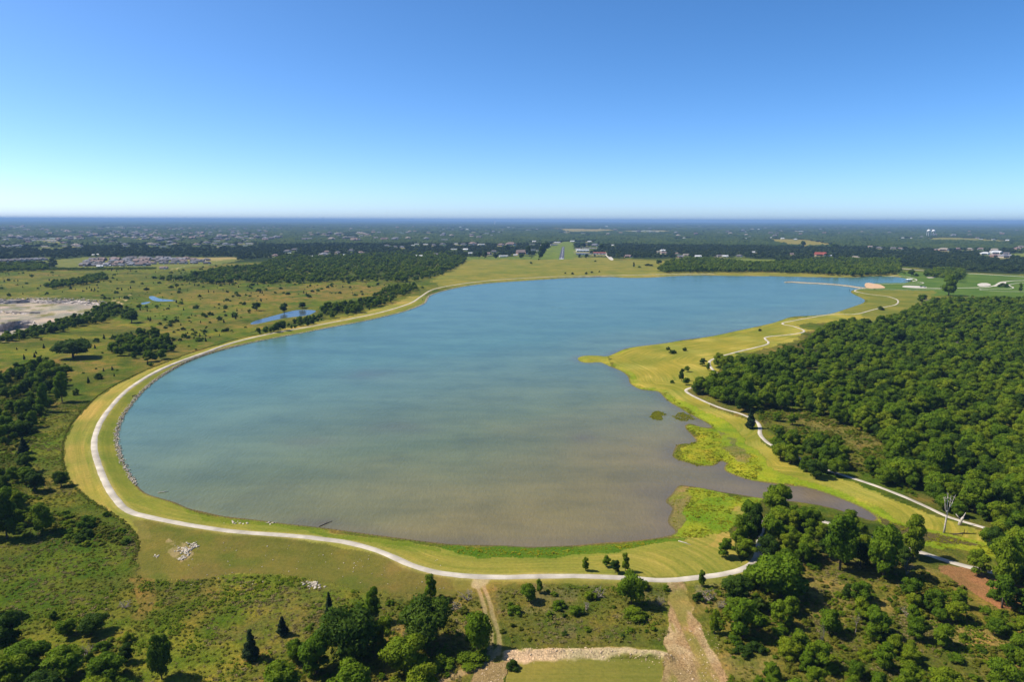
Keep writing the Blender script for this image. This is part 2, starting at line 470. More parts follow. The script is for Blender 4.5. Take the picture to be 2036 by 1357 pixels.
# ------------------------------------------------------------------ ground sheet
def build_ground():
    cols = np.concatenate([np.arange(-80, -42, 2.), np.arange(-42, -38.2, .25), np.linspace(-38.2, 38.2, 1040), np.arange(38.3, 42, .25), np.arange(42, 81, 2.)])
    phi = np.radians(cols)
    yy = np.concatenate([np.arange(1400, 800, -1.9), np.arange(800, 560, -1.35), np.arange(560, 470, -1.0), np.arange(470, 439.2, -.8), [438.9, 438.75]])
    dl = np.concatenate([np.radians(np.arange(80, 39, -3.)), np.arctan((yy - CY) / F) + R(PITCH)])
    dl = np.maximum(dl, 110. / 46000)
    dl = np.unique(dl)[::-1]
    r = CAM_H / np.tan(dl)
    X = (r[:, None] * np.sin(phi)[None]).ravel(); Y = (r[:, None] * np.cos(phi)[None]).ravel()
    Z, sd, damd, pit = height(X, Y, True)
    rr = np.hypot(X, Y)
    n = len(X)
    # organic wobble for the borders between covers
    w = np.clip(rr * .02, 3.0, 16)
    WX = X + w * (fbm(X, Y, 17, 71, 5) - .5) * 1.9 + 1.6 * (fbm(X, Y, 3.2, 73, 2) - .5); WY = Y + w * (fbm(X, Y, 17, 81, 5) - .5) * 1.9 + 1.6 * (fbm(X, Y, 3.2, 75, 2) - .5)
    U, V, D = project(np.column_stack([WX, WY, Z]))
    U0, V0, _ = project(np.column_stack([X, Y, Z]))
    tint = np.zeros((n, 3)); cover = np.zeros((n, 3)); swath = np.zeros(n)
    def paint(m, c, k=1.0, cov=None):
        m = (m * k)[:, None] if m.dtype != bool else (m.astype(float) * k)[:, None]
        tint[:] = tint * (1 - m) + np.asarray(c) * m
        if cov is not None: cover[:] = cover * (1 - m) + np.asarray(cov) * m
    # rank meadow
    tint[:] = (.078, .092, .022); cover[:] = (0, 1, 0)
    a = fbm(X, Y, 70, 5); b = fbm(X, Y, 130, 15); c2 = fbm(X, Y, 35, 25)
    paint(sstep(.45, .62, a), (.135, .13, .03), .85)
    paint(sstep(.5, .66, b), (.19, .14, .06), .6)
    paint(sstep(.52, .68, c2), (.07, .105, .016), .75)
    paint(sstep(.56, .7, fbm(X * .6 + Y * .35, Y, 26, 27)), (.16, .165, .03), .6)
    paint(sstep(.58, .7, fbm(X, Y, 15, 29)), (.17, .125, .06), .5)
    # tan, dry stretches of the old field
    for poly, c, k in (([(470,590),(540,572),(640,566),(760,568),(800,575),(740,590),(640,598),(520,604)], (.22,.145,.065), .62),
                       ([(290,582),(420,575),(540,590),(520,606),(430,608),(350,597)], (.20,.14,.058), .55),
                       ([(-200,742),(0,735),(90,712),(140,706),(120,720),(60,745),(0,770),(-200,800)], (.2,.12,.06), .75),
                       ([(120,720),(170,722),(225,718),(250,735),(190,745),(140,745)], (.19,.14,.06), .6),
                       ([(300,640),(420,640),(440,655),(330,662)], (.13,.13,.032), .6),
                       ([(0,548),(180,552),(250,565),(120,575),(0,572)], (.15,.14,.045), .6),
                       ([(0,580),(100,590),(230,586),(330,575),(300,560),(150,570)], (.13,.13,.04), .5),
                       ([(200,620),(300,605),(470,615),(470,640),(330,640),(240,650)], (.095,.13,.022), .7),
                       ([(640,600),(760,595),(740,615),(640,620),(560,618)], (.09,.12,.022), .5)):
        paint(inpoly(U, V, poly) * sstep(.3, .55, fbm(X, Y, 18, 91)), c, k)
    # country beyond: woodland floor
    far_lim = np.interp(U, [-2000,0,310,420,480,560,940,1310,1480,1545,1790,1900,2036,4000], [536,536,535,528,522,520,513,515,512,524,530,541,546,546])
    paint(V < far_lim, (.028, .042, .016), 1.0, (0, .6, 0))
    for z in WOODS:
        paint(inpoly(U, V, z['poly']), (.04, .055, .015), .6)
    for poly, c in FAR_FIELDS:
        paint(inpoly(U, V, poly), c, 1.0, (0, .4, 0))
    for h in HOUSES:
        du = np.abs(U - h['u']) / (h['px'] * .75); dv = (V - h['v'])
        m = (du < 1) & (dv > -1.0) & (dv < max(1.2, h['px'] * .14))
        if h.get('lawn', True): paint(m, (.11, .13, .04) if h['k'] % 3 else (.24, .21, .15), .8)
    # hay field at the head of the lake
    hay = [(855,562),(880,545),(938,516.5),(1000,516),(1300,518),(1330,519),(1322,530),(1308,541),(1320,546),(1700,548),(1800,545),(1830,556),(1300,556),(1020,562),(900,575)]
    paint(inpoly(U, V, hay), (.20, .175, .05), 1, (.3, .25, 0))
    paint(inpoly(U, V, hay) * sstep(.5, .75, fbm(X, Y, 120, 7)), (.17, .17, .045), .8)
    paint(inpoly(U, V, [(1310,541),(1500,541),(1700,547),(1800,544),(1830,550),(1830,556),(1300,556),(1200,552),(1240,546)]), (.23,.20,.06), .8, (.4,.15,0))
    # park lawns on the east shore
    paint(inpoly(U, V, [(1780,540),(1915,543),(2400,566),(2400,600),(1960,592),(1880,588),(1800,590),(1690,588),(1690,560),(1800,556)]), (.085,.135,.032), 1, (.25,.2,0))
    paint(inpoly(U, V, [(1700,577),(1860,578),(1850,592),(1820,606),(1750,640),(1690,640),(1600,632),(1680,618),(1722,600),(1690,582)]), (.17,.16,.042), 1, (.4,.2,0))
    # mown bank all round the water
    inner = [(850,588),(930,566),(1040,556),(1320,547),(1320,553),(1040,562),(930,572),(862,590),(852,604),(820,618),(715,648),(480,694),(370,728),(300,772),
             (250,830),(240,880),(275,975),(350,1006),(440,1035),(640,1056),(900,1090),(1060,1095),(1230,1085),(1345,1072),(1400,1060),(1445,1050),(1460,1080),(1470,1120),(1500,1100),(1515,1130),(1440,1160),(1330,1162),(1000,1160),(860,1160),
             (700,1160),(640,1156),(560,1140),(480,1143),(420,1148),(360,1156),(295,1154),(283,1140),(275,1090),(268,1062),(240,1036),(199,1010),(164,984),(143,961),(131,938),(126,910),(128,884),(135,859),(153,831),
             (179,803),(217,774),(255,754),(307,731),(383,702),(470,676),(560,655),(690,630),(780,606),(815,590)]
    strip = inpoly(U0 * .6 + U * .4, V0 * .6 + V * .4, inner) 
    damline = damd
    paint(strip, (.255, .212, .066), 1, (.75, .1, 0))
    swath[:] = damd
    m = strip & (sd < 10.5) & (X < 60)
    paint(m * (.55 + .45 * sstep(.35, .6, fbm(X, Y, 9, 33))), (.185, .19, .045), .95, (.35, .2, 0))
    # outer toe of the dam: dry
    m = strip & (damd > 4) & (sd > 14) & (Y > 215)
    paint(m * sstep(.3, .6, fbm(X, Y, 22, 37)), (.33, .225, .09), .7)
    # south lawn between trail and thicket: brownish
    south = inpoly(U, V, [(262,1040),(300,1034),(500,1066),(640,1078),(740,1098),(820,1132),(870,1146),(940,1152),(930,1182),(840,1186),(740,1182),(660,1166),(560,1143),(480,1143),(420,1150),(360,1158),(295,1156),(280,1140),(272,1085)])
    paint(south, (.135, .115, .04), .9, (.12, .35, 0))
    paint(south * sstep(.5, .7, fbm(X, Y, 16, 43)), (.17, .12, .055), .7)
    paint(south * sstep(.52, .7, fbm(X, Y, 12, 47)), (.10, .115, .028), .7)
    paint(inpoly(U, V, [(880,1152),(1480,1145),(1510,1140),(1515,1170),(1330,1165),(1000,1170),(900,1175)]), (.2,.165,.06), .6, (.2,.3,0))
    vg = (1 - sstep(1.2, 3.0, damd + 1.6 * (fbm(X, Y, 6, 45, 3) - .5)))
    paint(vg, (.33, .26, .13), .75)
    # rank strip at the water, south shore
    paint(inpoly(U, V, [(880,1082),(1000,1090),(1150,1088),(1240,1080),(1345,1072),(1372,1075),(1250,1092),(1130,1104),(1040,1114),(960,1112),(905,1100)]), (.085,.14,.018), .95, (0,.7,0))
    paint(inpoly(U, V, [(400,1020),(560,1045),(720,1064),(880,1086),(880,1094),(720,1072),(560,1054),(420,1034),(330,1000)]), (.13,.165,.025), .8, (0,.5,0))
    # marsh meadow south of the creek mouth
    marsh = inpoly(U, V, [(1346,1068),(1372,1040),(1355,1010),(1372,985),(1362,970),(1400,972),(1440,982),(1520,994),(1512,1020),(1470,1040),(1455,1058),(1400,1072)])
    paint(marsh, (.19, .22, .026), 1, (0, .6, 0))
    paint(marsh * sstep(.5, .68, fbm(X, Y, 11, 53)), (.26, .26, .03), .7)
    paint(inpoly(U, V, [(1322,998),(1340,968),(1366,966),(1375,985),(1358,1008),(1372,1040),(1346,1068),(1330,1068),(1326,1038),(1340,1012)]), (.22,.165,.08), .85, (0,.5,.5))
    paint(inpoly(U, V, [(1322,998),(1340,968),(1366,966),(1375,985),(1358,1008),(1372,1040),(1346,1068),(1330,1068),(1326,1038),(1340,1012)]) * sstep(.44, .58, fbm(X, Y, 7, 117)), (.15, .165, .035), .8, (0,.8,0))
    paint(inpoly(U, V, [(1462,1012),(1480,1008),(1500,1010),(1490,1040),(1468,1045)]), (.28,.22,.09), .8)
    # peninsula and creek bank: mown, yellow
    pen = inpoly(U, V, [(1200,708),(1244,692),(1358,676),(1467,657),(1554,636),(1654,622),(1700,622),(1720,632),(1660,640),(1600,645),(1600,665),(1530,690),(1430,715),(1425,745),(1380,772),(1370,785),(1440,818),(1500,842),(1512,880),
             (1545,905),(1610,940),(1660,950),(1760,985),(1850,1022),(1900,1040),(1990,1068),(2036,1085),(2200,1120),(2200,1150),(2036,1110),(1900,1070),(1800,1050),(1740,1025),(1690,998),(1600,968),(1500,950),(1440,915),(1420,850),(1340,798),(1260,768),(1236,738)])
    paint(pen, (.25, .21, .05), 1, (.85, .1, 0))
    far_sd = linedist(X[pen], Y[pen], LAKE, True, 220.)
    swath[pen] = far_sd * .85
    paint(pen & (sd < 5.5) & (Y < 700), (.16, .20, .022), .85, (.1, .6, 0))
    paint(pen * sstep(.45, .7, fbm(X, Y, 20, 59)), (.33, .27, .085), .75)
    paint(inpoly(U0, V0, [(1140,704),(1205,703),(1215,728),(1140,726)]), (.24, .225, .05), 1, (0,.6,0))
    # lush growth along the wet edge
    paint(inpoly(U, V, [(1252,765),(1290,775),(1330,785),(1370,805),(1420,830),(1470,860),(1490,890),(1520,915),(1560,945),(1640,970),(1720,1008),(1800,1046),(1900,1072),(1990,1090),(1990,1118),(1880,1098),(1760,1052),(1690,1004),(1600,974),(1500,956),(1440,938),(1424,900),(1418,852),(1380,830),(1330,803)]), (.19,.24,.02), .8, (.1,.6,0))
    paint(inpoly(U, V, [(1362,846),(1400,848),(1425,862),(1450,890),(1490,900),(1520,930),(1500,955),(1450,945),(1430,918),(1395,928),(1340,910),(1342,890),(1382,880)]), (.215,.235,.022), .95, (0,.7,0))
    paint(inpoly(U, V, [(1362,846),(1400,848),(1425,862),(1450,890),(1490,900),(1520,930),(1500,955),(1450,945),(1430,918),(1395,928),(1340,910),(1342,890),(1382,880)]) * sstep(.45, .6, fbm(X, Y, 9, 57)), (.26, .235, .03), .8)
    paint(marsh * sstep(.5, .62, fbm(X * .5, Y, 8, 58)), (.14, .21, .02), .8)
    paint(inpoly(U, V, [(1425,860),(1462,872),(1480,905),(1490,930),(1462,925),(1440,900)]) * sstep(.4, .6, fbm(X, Y, 7, 63)), (.16,.145,.07), .9, (0,.8,.2))
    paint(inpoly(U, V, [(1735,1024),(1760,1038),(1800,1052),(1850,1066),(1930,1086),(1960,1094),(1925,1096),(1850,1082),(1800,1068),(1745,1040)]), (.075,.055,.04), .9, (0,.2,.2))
    # clearing inside the wood
    paint(inpoly(U, V, [(1495,800),(1560,806),(1620,818),(1680,838),(1730,862),(1760,885),(1770,915),(1730,935),(1660,905),(1560,870),(1512,846)]), (.115,.115,.032), .95, (.1,.7,0))
    paint(inpoly(U, V, [(1555,815),(1620,826),(1690,850),(1755,890),(1735,900),(1660,870),(1590,840)]), (.19,.145,.065), .75)
    # thicket ground, bottom
    paint(inpoly(U, V, [(985,1165),(1330,1170),(1330,1290),(1000,1290)]), (.10,.10,.03), .8)
    paint(inpoly(U, V, [(985,1165),(1330,1170),(1330,1290),(1000,1290)]) * sstep(.52,.66,fbm(X,Y,8,67)), (.16,.125,.085), .75)
    paint(inpoly(U, V, [(1390,1165),(1460,1165),(1470,1200),(1430,1215),(1400,1210)]), (.21,.165,.13), .6)
    paint(inpoly(U, V, [(1512,1130),(1700,1090),(2036,1180),(2200,1450),(1400,1450),(1390,1180)]), (.13,.118,.036), .85)
    paint(inpoly(U, V, [(1512,1130),(1700,1090),(2036,1180),(2200,1450),(1400,1450),(1390,1180)]) * sstep(.5,.64,fbm(X,Y,9,69)), (.21,.16,.08), .75)
    paint(inpoly(U, V, [(1880,1124),(1920,1128),(1960,1150),(2050,1172),(2050,1206),(1975,1208),(1930,1180),(1890,1160)]), (.27,.135,.075), .9, (0,.3,.7))
    # worn patches near the dam elbow
    paint(inpoly(U, V, [(268,1150),(310,1152),(300,1200),(285,1230),(262,1220)]), (.19,.125,.055), .7)
    paint(inpoly(U, V, [(255,1030),(290,1040),(300,1075),(270,1080),(262,1050)]), (.2,.155,.07), .6)
    paint(inpoly(U, V, [(340,1075),(385,1080),(388,1105),(360,1122),(340,1100)]) * sstep(.42, .56, fbm(X, Y, 4, 119)), (.33,.25,.16), .7, (0,.3,.7))
    # the cleared plot and its soil bank
    plot = inpoly(U0, V0, [(1012,1309),(1315,1313),(1330,1470),(985,1470)])
    paint(plot, (.20, .165, .055), 1, (.45, .1, 0))
    swath[plot] = Y[plot] * 1.35
    bank = 1 - sstep(1.3, 2.6, linedist(WX, WY, BANK, False, 14.) + 1.6 * (fbm(X, Y, 3, 77, 3) - .5))
    paint(bank, (.60, .44, .28), 1, (0, .1, 1))
    paint(inpoly(U, V, [(955,1310),(1012,1308),(1000,1345),(985,1470),(880,1470),(945,1340)]), (.30,.21,.115), .9, (0,.1,.9))
    track = inpoly(U, V, [(1335,1158),(1368,1156),(1382,1190),(1396,1240),(1415,1290),(1440,1340),(1470,1470),(1310,1470),(1318,1320),(1330,1270),(1338,1220)])
    paint(track, (.36, .24, .125), 1, (0, .15, 1))
    paint(track * sstep(.45, .62, fbm(X, Y, 6, 73)), (.46, .345, .20), .8)
    paint(track * sstep(.44, .6, fbm(X * 2.2, Y * .5, 7, 79)), (.21, .175, .06), .85, (0, .5, .3))
    # two ruts of the farm track
    for off in (-1.0, 1.0):
        for ln in RUTS:
            d = linedist(WX * .3 + X * .7 + off, WY * .3 + Y * .7, ln, False, 8.)
            paint(1 - sstep(.35, .85, d), (.36, .26, .15), .85, (0, .1, .8))
    for ln in DIRT_LANES:
        d = linedist(WX, WY, ln, False, 12.)
        paint(1 - sstep(1.6, 2.6, d), (.42, .33, .22), .85, (0, .1, .6))
    # quarry
    qm = pit > 0.02
    paint(qm, (.42, .36, .30), 1, (0, 0, 1))
    qn = fbm(X, Y, 30, 83)
    paint(qm * sstep(.44, .56, qn), (.27, .25, .23), .85)
    paint(qm * sstep(.55, .66, fbm(X, Y, 22, 87)) * ((pit > 4.4) & (pit < 7.2)), (.13, .13, .05), .8, (0, .6, .3))
    paint(qm & (((pit > .5) & (pit < 4.2)) | ((pit > 7.6) & (pit < 14))), (.22, .19, .17), .9)
    paint(inpoly(U, V, [(-100,588),(0,588),(100,590),(205,596),(215,612),(190,628),(205,632),(150,646),(206,606),(150,592),(0,592),(-100,594)]), (.20,.17,.10), .6)
    # shore mud and below the water
    paint((sd < .7) & (rr < 2500) & ~inpoly(U0, V0, [(1140,704),(1205,703),(1215,728),(1140,726)]), (.14, .105, .065), .75, (0, .2, .5))
    paint(sd < 0, (.12, .09, .06), 1, (0, 0, .4))
    # relief of bank and clods
    Z += bank_lift(X, Y) + track * .35 * (fbm(X, Y, 3, 99, 3) - .5)
    kb = cover[:, 2:3]
    tint *= np.array([.80, .82, .50]) * (1 - kb) + np.array([.82, .80, .74]) * kb
    Vt = np.column_stack([X, Y, Z])
    nr, nc = len(r), len(cols)
    idx = np.arange(nr * nc).reshape(nr, nc)
    q = np.stack([idx[:-1, :-1], idx[:-1, 1:], idx[1:, 1:], idx[1:, :-1]], -1).reshape(-1, 4)
    me = fast_mesh('ground', Vt, q, ground_mat(), True)
    for nm, arr in (('tint', tint), ('cover', cover)):
        at_ = me.attributes.new(nm, 'FLOAT_COLOR', 'POINT')
        at_.data.foreach_set('color', np.column_stack([arr, np.ones(n)]).astype(np.float32).ravel())
    s_ = me.attributes.new('swath', 'FLOAT', 'POINT'); s_.data.foreach_set('value', swath.astype(np.float32))
    o = link('ground', me)
    return tag(o, 'broad plain of meadow, mown banks and woodland floor around the lake', 'ground', kind='structure')

# ------------------------------------------------------------------ what grows where (photograph pixels of the crowns' middles)
WOODS = [
 dict(name='great', poly=[(1380,774),(1410,748),(1422,730),(1428,714),(1444,717),(1475,718),(1520,712),(1560,700),(1604,688),(1622,664),(1655,646),(1700,642),(1735,650),(1790,628),(1830,606),(1880,593),(1960,597),(2500,585),(2500,1090),(2036,1062),(1985,1045),(1930,1018),(1880,1000),(1840,985),(1790,955),(1760,925),(1775,905),(1765,878),(1735,855),(1690,832),(1630,812),(1570,800),(1505,796),(1480,812),(1440,800),(1400,782)],
      sp=6.4, h=(7.5, 12.0), w=(.85, 1.15), grp='trees of the great wood beside the lake'),
 dict(name='waterside', poly=[(1520,856),(1545,850),(1590,872),(1640,868),(1672,884),(1690,915),(1668,935),(1600,930),(1560,905)], sp=5.5, h=(6.5, 9.5), w=(.85, 1.1), grp='trees along the shore trail below the clearing'),
 dict(name='trailedge', poly=[(1690,925),(1730,912),(1775,928),(1800,962),(1740,955)], sp=6.5, h=(5, 8), w=(.85, 1.1), grp='trees along the shore trail below the clearing'),
 dict(name='thicket', poly=[(1450,1040),(1500,1012),(1540,985),(1600,1010),(1660,1035),(1720,1040),(1790,1048),(1822,1075),(1810,1120),(1740,1130),(1640,1110),(1560,1120),(1500,1160),(1440,1110)], sp=6.2, h=(6.5, 10), w=(.8, 1.05), grp='trees of the thicket south of the creek'),
 dict(name='thicket2', poly=[(1420,1180),(1500,1120),(1600,1130),(1700,1160),(1820,1120),(1880,1150),(1950,1200),(2100,1190),(2250,1420),(1700,1420),(1560,1400),(1500,1340),(1450,1250)], sp=7.2, h=(4.5, 8.5), w=(.9, 1.2), grp='trees of the thicket south of the creek'),
 dict(name='corner', poly=[(1960,1060),(2030,1050),(2300,1090),(2300,1190),(2040,1180),(2000,1130)], sp=7, h=(8, 12), w=(.85, 1.1), grp='trees of the thicket south of the creek'),
 dict(name='belt', poly=[(-300,770),(0,745),(45,728),(95,712),(135,738),(130,775),(95,800),(88,830),(40,858),(0,880),(-300,930)], sp=6.6, h=(6, 10), w=(.85, 1.1), grp='trees of the belt west of the dam'),
 dict(name='belt2', poly=[(-300,930),(0,905),(50,930),(75,965),(60,1000),(80,1040),(40,1060),(-300,1090)], sp=8.0, h=(5, 9), w=(.9, 1.1), grp='trees of the belt west of the dam'),
 dict(name='hedge', poly=[(-60,680),(50,655),(110,642),(180,618),(200,600),(262,615),(272,628),(230,632),(165,642),(120,656),(40,672)], sp=6.5, h=(5, 8), w=(1.0, 1.3), grp='trees of the hedgerow below the quarry'),
 dict(name='knot', poly=[(212,695),(235,668),(280,655),(325,662),(345,690),(330,712),(270,708)], sp=6.5, h=(5.5, 8.5), w=(.95, 1.2), grp='trees of the copse between quarry and dam'),
 dict(name='pondside', poly=[(505,662),(560,644),(610,632),(640,612),(700,600),(740,590),(765,572),(822,563),(830,572),(790,590),(738,612),(690,622),(640,634),(560,654)], sp=6.5, h=(5, 10), w=(.9, 1.2), grp='trees between the pond and the dam'),
 dict(name='backwood', poly=[(300,552),(380,545),(440,532),(520,524),(570,506),(650,509),(800,500),(900,503),(932,514),(905,530),(868,548),(820,556),(740,557),(660,556),(560,562),(470,556),(430,562)], sp=9.5, h=(6, 11), w=(.95, 1.25), grp='trees of the wood behind the dry field'),
 dict(name='parkrow', poly=[(1838,539),(1868,533),(1916,536),(1919,549),(1896,555),(1862,546),(1840,546)], sp=9, h=(8, 12), w=(1.0, 1.3), grp='trees in the row above the park lawn'),
 dict(name='meadowhedge', poly=[(86,567),(110,560),(150,556),(170,549),(205,543),(214,552),(180,560),(140,566),(100,572)], sp=8.5, h=(6, 10), w=(1.1, 1.5), grp='trees of the hedge crossing the rough meadow'),
 dict(name='farbelt', poly=[(-60,526),(0,524),(60,520),(92,527),(96,535),(0,537),(-60,538)], sp=10, h=(6, 10), w=(1.1, 1.5), grp='trees at the far side of the rough meadow'),
 dict(name='lowhedge', poly=[(95,533.5),(310,531.5),(312,534.5),(95,537)], sp=6, h=(2.5, 4.5), w=(1.3, 1.8), grp='trees at the far side of the rough meadow'),
 dict(name='openside', poly=[(1470,712),(1530,704),(1560,688),(1600,672),(1640,645),(1690,632),(1700,645),(1640,660),(1615,684),(1570,700),(1500,722)], sp=9, h=(2.5, 5.5), w=(1.0, 1.4), grp='small trees on the grass above the great wood'),
 dict(name='grove', poly=[(1308,534),(1325,522),(1370,512),(1440,516),(1500,523),(1560,520),(1640,514),(1790,515),(1790,540),(1720,546),(1600,540),(1500,537),(1320,539)], sp=9, h=(8, 12), w=(.95, 1.2), grp='trees of the grove at the head of the lake'),
]
FAR_FIELDS = [
 ([(1524,477),(1560,475),(1620,478),(1655,485),(1674,490),(1600,492),(1530,484)], (.22,.18,.065)),
 ([(1832,473),(1900,472.5),(1996,478),(1986,482.5),(1900,480),(1848,479)], (.18,.165,.06)),
 ([(1084,454),(1217,456.5),(1240,460),(1180,462),(1130,462.5),(1100,457)], (.24,.19,.10)),
 ([(1235,459),(1330,458),(1335,461),(1240,463)], (.2,.17,.09)),
 ([(1052,517.5),(1066,505),(1119,480.5),(1138,480.5),(1152,518)], (.13,.165,.045)),
 ([(1138,512),(1210,512),(1215,518),(1140,518)], (.2,.18,.06)),
 ([(1450,515),(1545,516.5),(1540,526),(1470,524)], (.14,.165,.045)),
 ([(110,517),(170,512),(470,512),(478,517),(440,526),(330,536),(110,532)], (.15,.155,.06)),
 ([(340,513),(470,512),(478,515),(430,519),(350,518)], (.3,.23,.15)),
 ([(62,493),(130,492),(126,498),(64,498)], (.12,.13,.05)),
 ([(0,522),(60,514),(100,512),(100,522),(30,528),(0,530)], (.13,.14,.05)),
 ([(592,515),(604,518),(560,530),(520,540),(498,547),(496,540),(540,528)], (.17,.17,.055)),
 ([(560,534),(650,530),(700,540),(640,545),(560,545)], (.14,.15,.045)),
 ([(860,512),(1055,510),(1055,517.5),(930,517.5)], (.12,.15,.045)),
 ([(1690,512.5),(1752,517),(1748,522),(1690,516)], (.45,.40,.33)),
 ([(2005,505),(2050,503),(2050,514),(2005,512)], (.15,.17,.06)),
 ([(250,476),(300,474),(296,478),(255,479)], (.25,.21,.11)),
]
RUTS = [smooth_line(unproject([(952,1160),(958,1178),(968,1205),(978,1240),(984,1275),(982,1300)], 1.1)),
        smooth_line(unproject([(980,1290),(965,1312),(935,1332),(900,1346),(850,1362)], 1.1))]
DIRT_LANES = [smooth_line(unproject([(228,610),(236,603),(246,595),(254,588)], 1.0)), smooth_line(unproject([(945,1166),(952,1160),(962,1160)], 1.1)),
              smooth_line(unproject([(0,682),(8,676),(12,668)], 1.0)), smooth_line(unproject([(340,537),(355,533),(372,530)], 1.0))]

# houses: u, v of the footing in the photograph, length in metres, roof colour, form
HOUSES = []
def H(u, v, L, roof, form='hip', place='', lawn=True):
    px = L * F / max(1., (CAM_H / math.tan(max(.004, math.atan((v - CY - (u - CX) * .00297) / F) + R(PITCH)))))
    HOUSES.append(dict(u=u, v=v, L=L, roof=roof, form=form, place=place, px=px, lawn=lawn, k=len(HOUSES)))
hr = random.Random(5)
GREY, BRN, WHT, TAN, RED, SLT = 'grey', 'brown', 'white', 'tan', 'red', 'slate'
# the new subdivision over the meadow
for row, (v0, v1, n, x0, x1) in enumerate([(529.5,528.5,9,160,300), (525.5,524.5,12,165,420), (522,521,14,160,410), (518.8,518,12,175,420), (516.2,515.8,9,220,380)]):
    for i in range(n):
        t = (i + .2 + .6 * hr.random()) / n
        H(x0 + (x1 - x0) * t, v0 + (v1 - v0) * t + hr.uniform(-.3, .3), hr.uniform(17, 24), hr.choice([GREY, SLT, GREY, BRN]), hr.choice(['hip', 'gable', 'hip']), 'in the new subdivision beyond the meadow', False)
for i in range(9): H(4 + i * 10 + hr.uniform(-2, 2), 521.5 - i * .45 + hr.uniform(-.3, .3), 22, hr.choice([SLT, GREY]), 'hip', 'in the row beyond the quarry fields')
H(199, 531.5, 13, WHT, 'gable', 'at the meadow hedge', False); H(216, 529.6, 10, WHT, 'gable', 'at the meadow hedge', False); H(326, 535.2, 16, BRN, 'gable', 'at the meadow hedge', False)
H(186, 508, 9, WHT, 'gable', 'among the trees past the subdivision'); H(195, 507, 9, WHT, 'gable', 'among the trees past the subdivision')
# middle distance
for u, v, L, c, f in [(572,502,26,GREY,'hip'),(586,498.5,24,GREY,'hip'),(548,510,20,BRN,'hip'),(577,504.5,16,WHT,'shed'),(618,512.5,16,WHT,'gable'),(645,509,30,SLT,'hip'),(650,503,22,BRN,'hip'),
   (638,510.5,14,TAN,'gable'),(672,504,20,GREY,'hip'),(686,509,14,WHT,'gable'),(698,500,22,GREY,'hip'),(718,504.5,22,BRN,'hip'),(770,490,22,GREY,'hip'),(786,492,18,GREY,'hip'),(800,493,20,SLT,'hip'),
   (822,489,20,WHT,'shed'),(829,486.5,22,WHT,'shed'),(847,487,22,WHT,'shed'),(834,512.5,20,WHT,'gable'),(868,509.5,26,GREY,'hip'),(862,489,22,GREY,'hip'),(880,487.5,26,GREY,'hip'),(902,497,22,WHT,'shed'),
   (907,486,22,WHT,'shed'),(922,487.5,24,GREY,'hip'),(940,487,36,BRN,'hip'),(957,487.5,30,WHT,'shed'),(926,498,18,WHT,'gable'),(935,505,14,WHT,'gable'),(996,489,30,BRN,'hip'),(1016,488.5,44,BRN,'hip'),
   (1001,511,26,WHT,'shed'),(1025,508.5,12,WHT,'gable'),(1039,505.5,38,BRN,'gable'),(982,502,22,GREY,'hip'),(969,507,26,BRN,'hip'),(1059,498.5,24,SLT,'shed'),(1058,487,22,GREY,'shed'),(1062,481.5,18,WHT,'gable'),
   (1073,499.5,20,GREY,'shed'),(1101,488,30,GREY,'shed'),(1108,483.5,30,WHT,'shed'),(1080,489,26,TAN,'shed')]:
    H(u, v, L, c, f, 'among trees beside the airstrip' if u > 880 else 'among trees behind the wood', True)
for u, v, L, c, f in [(1138,481.5,20,WHT,'gable'),(1162,488,28,GREY,'hip'),(1183,490,34,SLT,'hip'),(1172,495,56,TAN,'shed'),(1158,500.5,44,WHT,'shed'),(1157,507,36,SLT,'shed'),(1172,506,18,GREY,'shed'),(1192,506,40,RED,'shed'),
   (1150,496,24,BRN,'shed'),(1218,489,14,WHT,'gable'),(1172,482,18,WHT,'gable')]:
    H(u, v, L, c, f, 'by the airstrip', True)
for u, v, L, c in [(1248,512,24,BRN),(1310,503,20,TAN),(1320,505,22,BRN),(1318,500,20,WHT),(1347,506,16,BRN),(1352,512,18,SLT),(1364,509,18,TAN),(1388,512,18,WHT),(1430,511,20,GREY),(1442,511.5,16,WHT),(1470,511,20,GREY),
   (1498,503,14,WHT),(1360,474,14,WHT),(1481,475.5,20,WHT),(1576,507,16,BRN),(1650,510,12,WHT),(1535,473.5,20,WHT),(1556,475.5,22,WHT),(1582,477,20,WHT),(1730,492,20,TAN),(1748,494.5,22,GREY),(1776,495.5,24,GREY),(1790,496,20,BRN),(1876,499,34,TAN),(1862,498,20,GREY),
   (1904,497,26,BRN),(1928,497,22,TAN),(1950,497,24,BRN),(1958,506.5,26,WHT),(1978,500,32,TAN),(1980,505,34,WHT),(1976,511,30,BRN),(1997,512.5,34,SLT),(2000,506,22,GREY),(2022,496,26,BRN),(2030,492,22,GREY),(1795,474,14,WHT),(1812,474,12,WHT),
   (1700,515.5,26,TAN),(1722,518.5,20,WHT),(1735,520,16,TAN)]:
    H(u, v, L, c, 'hip' if L > 18 else 'gable', 'in the woods past the lake head' if u < 1700 else 'among trees beyond the park')
H(1631, 509, 32, RED, 'gable', 'in the woods past the lake head')
H(1950, 476.5, 20, WHT, 'shed', 'on the field by the water towers'); H(1975, 477.5, 26, WHT, 'shed', 'on the field by the water towers'); H(2003, 479, 18, WHT, 'gable', 'on the field by the water towers'); H(1943, 474.5, 20, BRN, 'gable', 'on the field by the water towers')
